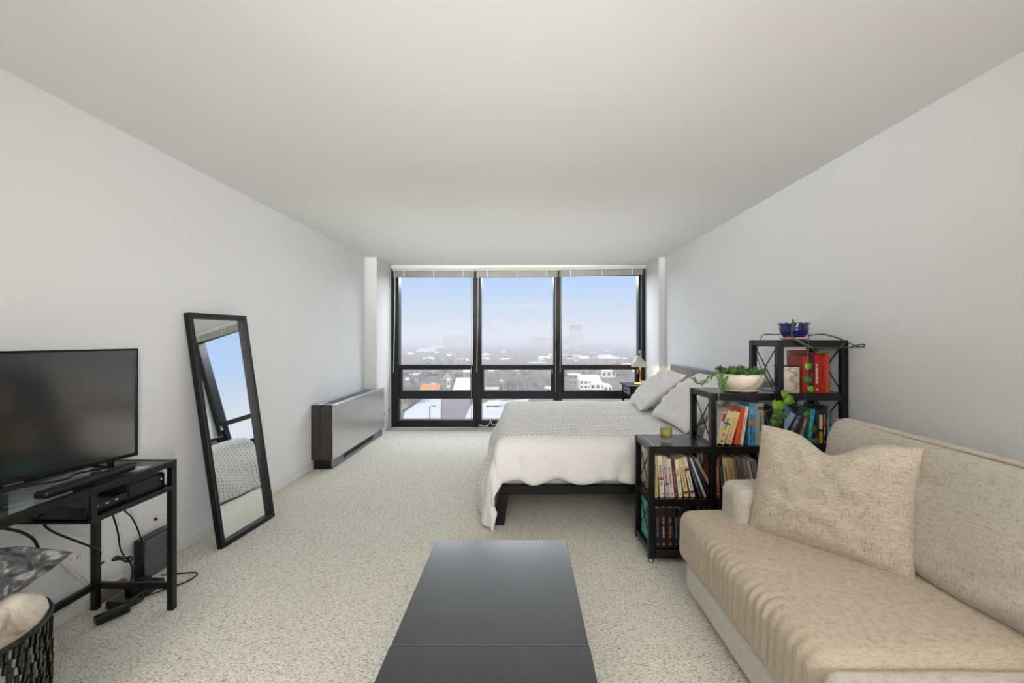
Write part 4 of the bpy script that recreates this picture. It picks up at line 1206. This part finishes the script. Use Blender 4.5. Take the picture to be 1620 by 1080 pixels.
# white cord bundle at the window sill
cable([(-.52, 6.90, .02), (-.58, 6.88, .03), (-.64, 6.90, .045), (-.67, 6.93, .03), (-.62, 6.95, .015), (-.55, 6.93, .03), (-.50, 6.90, .07), (-.49, 6.93, .11), (-.46, 6.94, .03), (-.42, 6.92, .05), (-.38, 6.93, .03)], .006, M['white_cord'], 'tangle of white cord on the carpet below the middle window bay')

# ================================================================== basket with blanket and cushion
bcx, bcy, bh, br0 = -1.785, 1.345, .445, .275
t = thing('woven_basket', (bcx, bcy, 0), 'black open weave round basket beside the television stand', 'basket')
m = MB(); m.lathe([(0, .005), (br0 - .012, .005), (br0 - .010, .012), (0, .012)], (bcx, bcy, 0), 36); m.build('bottom', M['black_matte'], t)
m = MB(); m.lathe([(br0 - .014, .01), (br0 - .012, bh - .01), (br0 - .017, bh - .01), (br0 - .018, .01)], (bcx, bcy, 0), 48)
m.build('lining', M['blind_light'], t, smooth=True)
wv = MB()
rows = 14; nper = 92
for r_ in range(rows):
    z = .015 + r_ * (bh - .035) / rows
    for k in range(nper):
        a = 2 * math.pi * (k + .5 * (r_ % 2)) / nper
        if math.sin(a) > .75 and False: continue
        c_, s_ = math.cos(a + .012 * math.sin(k * 3.7 + r_)), math.sin(a + .012 * math.sin(k * 3.7 + r_))
        rr = br0 - .006 + .004 * math.sin(k * 2.1 + r_)
        p0 = Vector((bcx + rr * c_, bcy + rr * s_, z)); 
        a2 = a + random.uniform(-.012, .012)
        p1 = Vector((bcx + (rr + .002) * math.cos(a2), bcy + (rr + .002) * math.sin(a2), z + .031))
        wv.bar(p0, p1, .0085, .008, up=(c_, s_, 0))
wo_ = wv.build('weave', M['black_plastic'], t); wo_['kind'] = 'stuff'
m = MB(); m.tube([(bcx + (br0 - .004) * math.cos(2 * math.pi * k / 48), bcy + (br0 - .004) * math.sin(2 * math.pi * k / 48), bh - .008) for k in range(49)], .009, 8)
m.build('rim', M['black_matte'], t, smooth=True)

def mk_blanket(name, stops, sc=7, dist=1.5):
    m, n, b = newmat(name)
    v = nz(n, coords(n, (1, 1, 1.6)), sc, 5, .6, dist)
    L(n, ramp(n, v, stops), b.inputs['Base Color']); b.inputs['Roughness'].default_value = .95
    bump(n, b, nz(n, coords(n), 60, 3), .4, .006)
    return m
M['cream_fur'] = mk_blanket('cream_blanket', [(.3, '#8d7f72'), (.45, '#c9bfb0'), (.7, '#ded7ca')], 6)
M['grey_marble'] = mk_blanket('charcoal_marbled', [(.35, '#2e2e31'), (.5, '#5a5a5c'), (.62, '#a5a3a0'), (.75, '#3c3c3e')], 8, 2.5)
def lump(p, d):
    return d * (.02 * noise.noise(p * 6 + Vector((3, 1, 4))) + .01 * noise.noise(p * 14))
m = MB(); m.rbox((.215, .215, .10), .095, TRS((bcx, bcy, bh - .015), R(4), 0, 0), 30, lump)
tag(m.build('blanket', M['cream_fur'], smooth=True), 'cream mottled blanket folded inside the black basket', 'blanket')
m = MB()
pillow_mesh(m, .44, .30, .15, TRS((-1.835, 1.485, .560), R(-84), R(0), R(4)), n=30, pinch=.05, seed=9, wr=.006)
tag(m.build('throw_pillow', M['grey_marble'], smooth=True), 'charcoal and white marbled cushion on top of the blanket in the basket', 'pillow')

#OUTDOOR
# ================================================================== outdoors: a hazy winter town seen from a high floor
HG = 35.0
GZ = CAMZ - HG
def G(px, py, up=0):
    Y = HG * F / (py - 536)
    return Vector(((px - 827) / F * Y, Y, GZ + up))
def mk_ground():
    m, n, b = newmat('winter_ground')
    c = coords(n)
    a = nz(n, c, .012, 6, .65); s_ = nz(n, coords(n, (1, .6, 1)), .03, 5, .7)
    base = ramp(n, a, [(.3, '#5d554c'), (.5, '#7b7064'), (.7, '#8f867c')])
    L(n, mix(n, ramp(n, s_, [(.56, (0, 0, 0)), (.66, (1, 1, 1))]), base, '#cfcac3'), b.inputs['Base Color'])
    b.inputs['Roughness'].default_value = 1
    return m
M['ground'] = mk_ground()
M['snow'] = plain('snow', '#e8e7e3', .9, var=.03, scale=.05)
M['snow_lot'] = plain('snow_lot', '#dedcd6', .9, var=.04, scale=.08)
M['asphalt'] = plain('pinkish_asphalt', '#8d837f', .9, var=.08, scale=.1)
M['beige_wall'] = plain('far_beige_wall', '#a3988a', .9, var=.08, scale=.3)
M['tan_wall'] = plain('far_tan_wall', '#94836f', .9, var=.08, scale=.3)
M['white_wall'] = plain('far_white_wall', '#d2cfc8', .9, var=.06, scale=.3)
M['grey_wall'] = plain('far_grey_wall', '#8b8882', .9, var=.06, scale=.3)
M['sage_roof'] = plain('far_sage_roof', '#8f9484', .9, var=.06, scale=.3)
M['orange_roof'] = plain('far_orange_roof', '#c98c50', .9, var=.12, scale=.3)
M['dark_glass'] = plain('far_window', '#3b3c40', .4)
M['bark'] = plain('bare_bark', '#7c7368', .95, var=.15, scale=.5)
M['bark_pale'] = plain('frosted_bark', '#9a948c', .95, var=.12, scale=.5)
M['evergreen'] = plain('dull_evergreen', '#55594c', .95, var=.2, scale=.3)
struct(bx('ground_plain', -5000, 5000, 20, 7500, GZ - 1, GZ, M['ground']))

def quadslab(name, pts, h, mat, label, cat):
    m = MB(); n_ = len(pts)
    vs = [(p.x, p.y, GZ + .01) for p in pts] + [(p.x, p.y, GZ + h) for p in pts]
    m._add(vs, [tuple(range(n_))[::-1], tuple(range(n_, 2 * n_))] + [(i, (i + 1) % n_, n_ + (i + 1) % n_, n_ + i) for i in range(n_)])
    bmesh.ops.recalc_face_normals(m.bm, faces=m.bm.faces)
    return tag(m.build(name, mat), label, cat)
quadslab('snowy_lot', [G(636, 672), G(697, 672), G(698, 622), G(684, 621), G(641, 651)], .4, M['snow_lot'], 'white snow covered lot far below, behind the street lamp', 'parking lot')
quadslab('road', [G(698.5, 672), G(745, 672), G(742, 622), G(699, 621)], .2, M['asphalt'], 'pinkish grey road area right of the white snowy lot', 'road')
quadslab('snowy_lot', [G(735, 664), G(800, 668), G(838, 632), G(746, 640)], .5, M['snow_lot'], 'pale snowy yard behind the white truck', 'parking lot')
# parapet with posts along the lot edge
t = thing('lot_fence', G(655, 641), 'dark low fence with posts along the diagonal edge of the snowy lot', 'fence')
a_, b_ = G(637, 653), G(683, 622)
m = MB(); m.bar(a_ + Vector((0, 0, .9)), b_ + Vector((0, 0, .9)), .25, 1.0); m.build('rail', M['evergreen'], t)
for k in range(7):
    q = a_.lerp(b_, k / 6); m = MB(); m.bar(q, q + Vector((0, 0, 2.6)), .3); m.build('post', M['dark_glass'], t)
# street lamp
q = G(680, 663.5)
t = thing('street_lamp', q, 'dark street lamp with a double arm standing on the white lot below', 'street lamp')
m = MB(); m.tube([q, q + Vector((0, 0, 5.6))], .24, 6); m.build('pole', M['dark_glass'], t)
m = MB(); m.bar(q + Vector((-.2, 0, 5.6)), q + Vector((1.6, 0, 5.7)), .18); m.build('arm', M['dark_glass'], t)
for dx in (.7, 1.8): 
    m = MB(); m.bar(q + Vector((dx, 0, 5.75)), q + Vector((dx + .9, 0, 5.85)), .5, .35); m.build('lamp_head', M['dark_glass'], t)
# truck
q = G(779.5, 645.5); s_ = q.y / F
t = thing('truck', q, 'white box truck parked in the pale yard below the middle window bay', 'truck')
bx('cargo_box', q.x - 8 * s_, q.x + 10 * s_, q.y, q.y + 2.4, GZ + 1.3, GZ + 3.6, M['snow'], t, .05)
bx('cab', q.x - 11 * s_, q.x - 8.3 * s_, q.y + .1, q.y + 2.3, GZ + .9, GZ + 2.8, M['white_wall'], t, .1)
bx('chassis', q.x - 10.5 * s_, q.x + 9.5 * s_, q.y + .3, q.y + 2.1, GZ + .8, GZ + 1.25, M['dark_glass'], t)
for dx in (-9, 4, 7):
    for yy in (.25, 2.1):
        m = MB(); m.tube([(q.x + dx * s_, q.y + yy - .2, GZ + .92), (q.x + dx * s_, q.y + yy + .1, GZ + .92)], .42, 10); m.build('wheel', M['black_matte'], t)

def building(px0, px1, pyb, pyt, depth, wallm, roofm, label, roof='flat', nwin=0, rows=1, group=None, name='house', ridge='x', rh=None):
    """front width from px0..px1 at its foot; the top from pyt; all turned into metres on the town's ground"""
    a, b = G(px0, pyb), G(px1, pyb); s_ = a.y / F
    hgt = (pyb - pyt) * s_
    t = thing(name, (a + b) / 2 + Vector((0, depth / 2, 0)), label, 'building', group)
    rh_ = (rh if rh is not None else .35) * hgt if roof != 'flat' else min(.5, hgt * .1)
    wh = hgt - rh_
    y0, y1 = a.y, a.y + depth
    bx('wall', a.x, b.x, y0, y1, GZ, GZ + wh, wallm, t)
    m = MB(); z = GZ + wh; o = .3
    if roof == 'flat': m.box(a.x - .3, b.x + .3, y0 - .3, y1 + .3, z, z + rh_)
    elif roof == 'hip':
        xm0, xm1 = a.x + (b.x - a.x) * .3, b.x - (b.x - a.x) * .3; ym = (y0 + y1) / 2
        m._add([(a.x - o, y0 - o, z), (b.x + o, y0 - o, z), (b.x + o, y1 + o, z), (a.x - o, y1 + o, z), (xm0, ym, z + rh_), (xm1, ym, z + rh_)], [(0, 1, 5, 4), (1, 2, 5), (2, 3, 4, 5), (3, 0, 4), (3, 2, 1, 0)])
    elif ridge == 'x':
        ym = (y0 + y1) / 2
        m._add([(a.x - o, y0 - o, z), (b.x + o, y0 - o, z), (b.x + o, y1 + o, z), (a.x - o, y1 + o, z), (a.x - o, ym, z + rh_), (b.x + o, ym, z + rh_)], [(0, 1, 5, 4), (1, 2, 5), (2, 3, 4, 5), (3, 0, 4), (3, 2, 1, 0)])
    else:
        xm = (a.x + b.x) / 2
        m._add([(a.x - o, y0 - o, z), (b.x + o, y0 - o, z), (b.x + o, y1 + o, z), (a.x - o, y1 + o, z), (xm, y0 - o, z + rh_), (xm, y1 + o, z + rh_)], [(0, 1, 4), (1, 2, 5, 4), (2, 3, 5), (3, 0, 4, 5), (3, 2, 1, 0)])
    bmesh.ops.recalc_face_normals(m.bm, faces=m.bm.faces)
    m.build('roof', roofm, t)
    for r_ in range(rows):
        for k in range(nwin):
            x = a.x + (b.x - a.x) * (k + .5) / nwin; w = (b.x - a.x) / nwin * .28
            zc = GZ + wh * (r_ + .55) / rows; hh = wh / rows * .24
            bx('window_pane', x - w, x + w, y0 - .12, y0 + .02, zc - hh, zc + hh, M['dark_glass'], t)
    return t
building(699, 717, 605, 588, 14, M['grey_wall'], M['sage_roof'], 'pale green gabled house beyond the snowy lot, left bay', 'gable', 2, 1, ridge='y', rh=.7)
building(707, 712, 613, 599, 4, M['white_wall'], M['snow'], 'narrow white annex in front of the pale green gabled house', 'flat', 1, 1)
building(648, 661, 603, 591.5, 12, M['beige_wall'], M['snow'], 'beige block at the left of the left window bay', 'flat', 3, 1)
building(641, 650, 607, 598, 10, M['grey_wall'], M['snow'], 'small grey house beside the left window frame', 'gable', 2, 1)
building(664, 693, 624, 609, 16, M['tan_wall'], M['orange_roof'], 'low house with orange roof in the left window bay', 'gable', 3, 1, rh=.6)
building(674, 694, 622, 607, 8, M['white_wall'], M['snow'], 'white hipped roof house behind the orange roof', 'hip', 2, 1, rh=.4)
building(716, 746, 626, 601, 34, M['white_wall'], M['snow'], 'long low white roofed building in the left window bay, next to the mullion', 'gable', 4, 1, rh=.8)
building(791, 801, 620, 602, 8, M['beige_wall'], M['snow'], 'small tower house with flat snowy roof in the middle window bay', 'flat', 2, 1)
building(768, 789, 622, 613, 8, M['white_wall'], M['snow'], 'low white garage row in the middle window bay', 'flat', 5, 1)
building(862, 873, 620, 612, 8, M['white_wall'], M['snow'], 'small white shed beside the second mullion', 'gable', 1, 1)
th = building(917, 950, 616, 594, 16, M['white_wall'], M['snow'], 'large white gabled house with arched windows in the right window bay', 'gable', 5, 2, rh=.35)
building(934, 958, 617, 599, 6, M['white_wall'], M['snow'], 'white front wing of the large gabled house', 'gable', 3, 1, ridge='y', rh=.45)
building(900, 920, 609, 592, 14, M['grey_wall'], M['snow'], 'grey row house left of the large white gabled house', 'flat', 3, 2)
building(956, 968, 619, 607, 8, M['white_wall'], M['snow'], 'low white garage at the right of the large gabled house', 'hip', 2, 1)
building(897, 907, 578, 567, 20, M['beige_wall'], M['snow'], 'beige block left of the pale church tower', 'flat', 3, 2)
building(909, 915, 577, 562.5, 18, M['white_wall'], M['snow'], 'pale church tower in the right window bay', 'flat', 1, 2, name='tower')
building(918, 932, 576, 563, 18, M['beige_wall'], M['snow'], 'beige house with white roof right of the pale tower', 'gable', 3, 1)
building(950, 981, 577, 562, 40, M['beige_wall'], M['snow'], 'long school like building with snowy hipped roof, right window bay', 'hip', 8, 2)
building(664, 690, 560, 551, 60, M['white_wall'], M['snow'], 'long white roofed hall far off in the haze, left bay', 'flat', 0)
building(681, 704, 553, 546.5, 80, M['white_wall'], M['snow'], 'pale flat hall far off in the haze beside the grey block', 'flat', 0)
building(700, 736, 550, 529.5, 110, M['grey_wall'], M['grey_wall'], 'broad grey block faint in the haze, left bay', 'flat', 0, name='tower_block')
building(840, 876, 551, 533, 110, M['tan_wall'], M['tan_wall'], 'broad low block faint in the haze, middle bay', 'flat', 0, name='tower_block')
building(886, 905, 551, 534, 90, M['tan_wall'], M['tan_wall'], 'low wing left of the tall tower in the haze, right bay', 'flat', 0, name='tower_block')
building(905, 921.5, 550, 514, 90, M['tan_wall'], M['tan_wall'], 'tall tower block faint in the haze, right bay', 'flat', 0, name='tower_block')
# distant houses, alike
rr = random.Random(3)
protos = []
def copytree(o, loc, rz=0, sc=1):
    c = o.copy(); COL.objects.link(c); c.location = loc; c.rotation_euler = (0, 0, rz); c.scale = (sc,) * 3
    for ch in o.children:
        d = ch.copy(); COL.objects.link(d); d.parent = c
    return c
lbh = ['small beige house with snowy gable roof among the bare trees', 'small white house with snowy hipped roof among the bare trees', 'small grey flat roofed house among the bare trees']
spots = []
for (x0, x1) in ((636, 744), (762, 872), (892, 1000)):
    for k in range(17):
        py = rr.choice([552, 556, 560, 564, 568, 572, 575, 590, 597]) + rr.uniform(-2, 2)
        spots.append((rr.uniform(x0, x1), py))
for i, (sx, sy) in enumerate(spots):
    k = i % 3
    if len(protos) <= k:
        s0 = G(sx, sy).y / F
        w = 13 / s0; h = 8 / s0
        protos.append(building(sx - w / 2, sx + w / 2, sy, sy - h, 9, [M['beige_wall'], M['white_wall'], M['grey_wall']][k], M['snow'], lbh[k], ['gable', 'hip', 'flat'][k], 3, 1, 'distant houses'))
    else:
        copytree(protos[k], G(sx, sy), rr.uniform(-.5, .5), rr.uniform(.8, 1.3))
# bare trees
def tree(loc, h, seed, mat, label, group):
    r_ = random.Random(seed)
    t = thing('bare_tree', loc, label, 'tree', group)
    m = MB(); m.tube([loc, loc + Vector((0, 0, h * .45))], lambda f: .35 - .15 * f, 5); m.build('trunk', mat, t)
    m = MB()
    for k in range(170):
        a = r_.uniform(0, 6.28); el_ = r_.uniform(.1, 1.5)
        s0 = loc + Vector((0, 0, h * r_.uniform(.25, .6)))
        d = Vector((math.cos(a) * math.cos(el_), math.sin(a) * math.cos(el_), math.sin(el_)))
        p0 = s0 + d * h * r_.uniform(0, .28); 
        d2 = (d + Vector((r_.uniform(-.5, .5), r_.uniform(-.5, .5), r_.uniform(0, .5)))).normalized()
        p1 = p0 + d2 * h * r_.uniform(.1, .24)
        w = d2.orthogonal().normalized() * h * .008
        m._add([p0 - w, p0 + w, p1], [(0, 1, 2)]); w.rotate(Matrix.Rotation(1.57, 3, d2)); m._add([p0 - w, p0 + w, p1], [(0, 1, 2)])
    m.build('branches', mat, t)['kind'] = 'stuff'
    return t
tp = [tree(G(650, 612), 11, 1, M['bark'], 'bare brown winter tree in the town beyond the windows', 'bare brown trees'),
      tree(G(830, 612), 11, 2, M['bark_pale'], 'pale frosted bare tree in the town beyond the windows', 'frosted bare trees')]
for i in range(250):
    bay = rr.choice([0, 1, 1, 1, 2, 2])
    x0, x1 = ((638, 742), (764, 872), (893, 1000))[bay]
    py = rr.uniform(588, 622) if bay == 1 else rr.choice([rr.uniform(584, 606), rr.uniform(560, 590)])
    px0_ = rr.uniform(x0, x1)
    if bay == 0 and py > 605 and px0_ > 660: continue
    if bay == 2 and 905 < px0_ < 968 and py > 600: px0_ = rr.uniform(970, 1003)
    copytree(tp[1 if bay == 1 or rr.random() < .25 else 0], G(px0_, py), rr.uniform(0, 6.28), rr.uniform(.7, 1.25))
for i in range(16):
    copytree(tp[0], G(rr.uniform(625, 660), rr.uniform(626, 640)), rr.uniform(0, 6.28), rr.uniform(.7, 1.0))
# far woods past counting
wd = MB()
ico = [(0, 0, 1), (.9, 0, .35), (.28, .85, .35), (-.72, .53, .35), (-.72, -.53, .35), (.28, -.85, .35), (.8, .3, -.2), (-.3, .8, -.2), (-.85, 0, -.2), (-.3, -.8, -.2), (.5, -.7, -.2)]
fc = [(0, 1, 2), (0, 2, 3), (0, 3, 4), (0, 4, 5), (0, 5, 1), (1, 6, 2), (2, 7, 3), (3, 8, 4), (4, 9, 5), (5, 10, 1)]
for i in range(5200):
    Y = 420 * (7 ** rr.random()); X = rr.uniform(-.34, .34) * Y
    s_ = rr.uniform(3, 6.5) * (1 + Y / 3000)
    zc = GZ + rr.uniform(1, 4)
    wd._add([(X + x * s_ * 1.2, Y + y * s_, zc + z * s_ * .75) for x, y, z in ico], fc)
o = wd.build('far_woods', M['bark']); tag(o, 'brown grey bare woods spreading to the hazy horizon', 'woods', kind='stuff')
# haze over the town
mh = bpy.data.materials.new('haze'); mh.use_nodes = True; n = mh.node_tree; n.nodes.clear()
oh = n.nodes.new('ShaderNodeOutputMaterial'); vs_ = n.nodes.new('ShaderNodeVolumeScatter')
vs_.inputs['Color'].default_value = (1, .975, .945, 1); vs_.inputs['Density'].default_value = .0012; vs_.inputs['Anisotropy'].default_value = 0
L(n, vs_.outputs[0], oh.inputs['Volume'])
hz = bx('winter_haze', -4900, 4900, 60, 7400, GZ + .3, 28, mh); tag(hz, 'pale winter haze lying over the town', 'haze', kind='stuff')
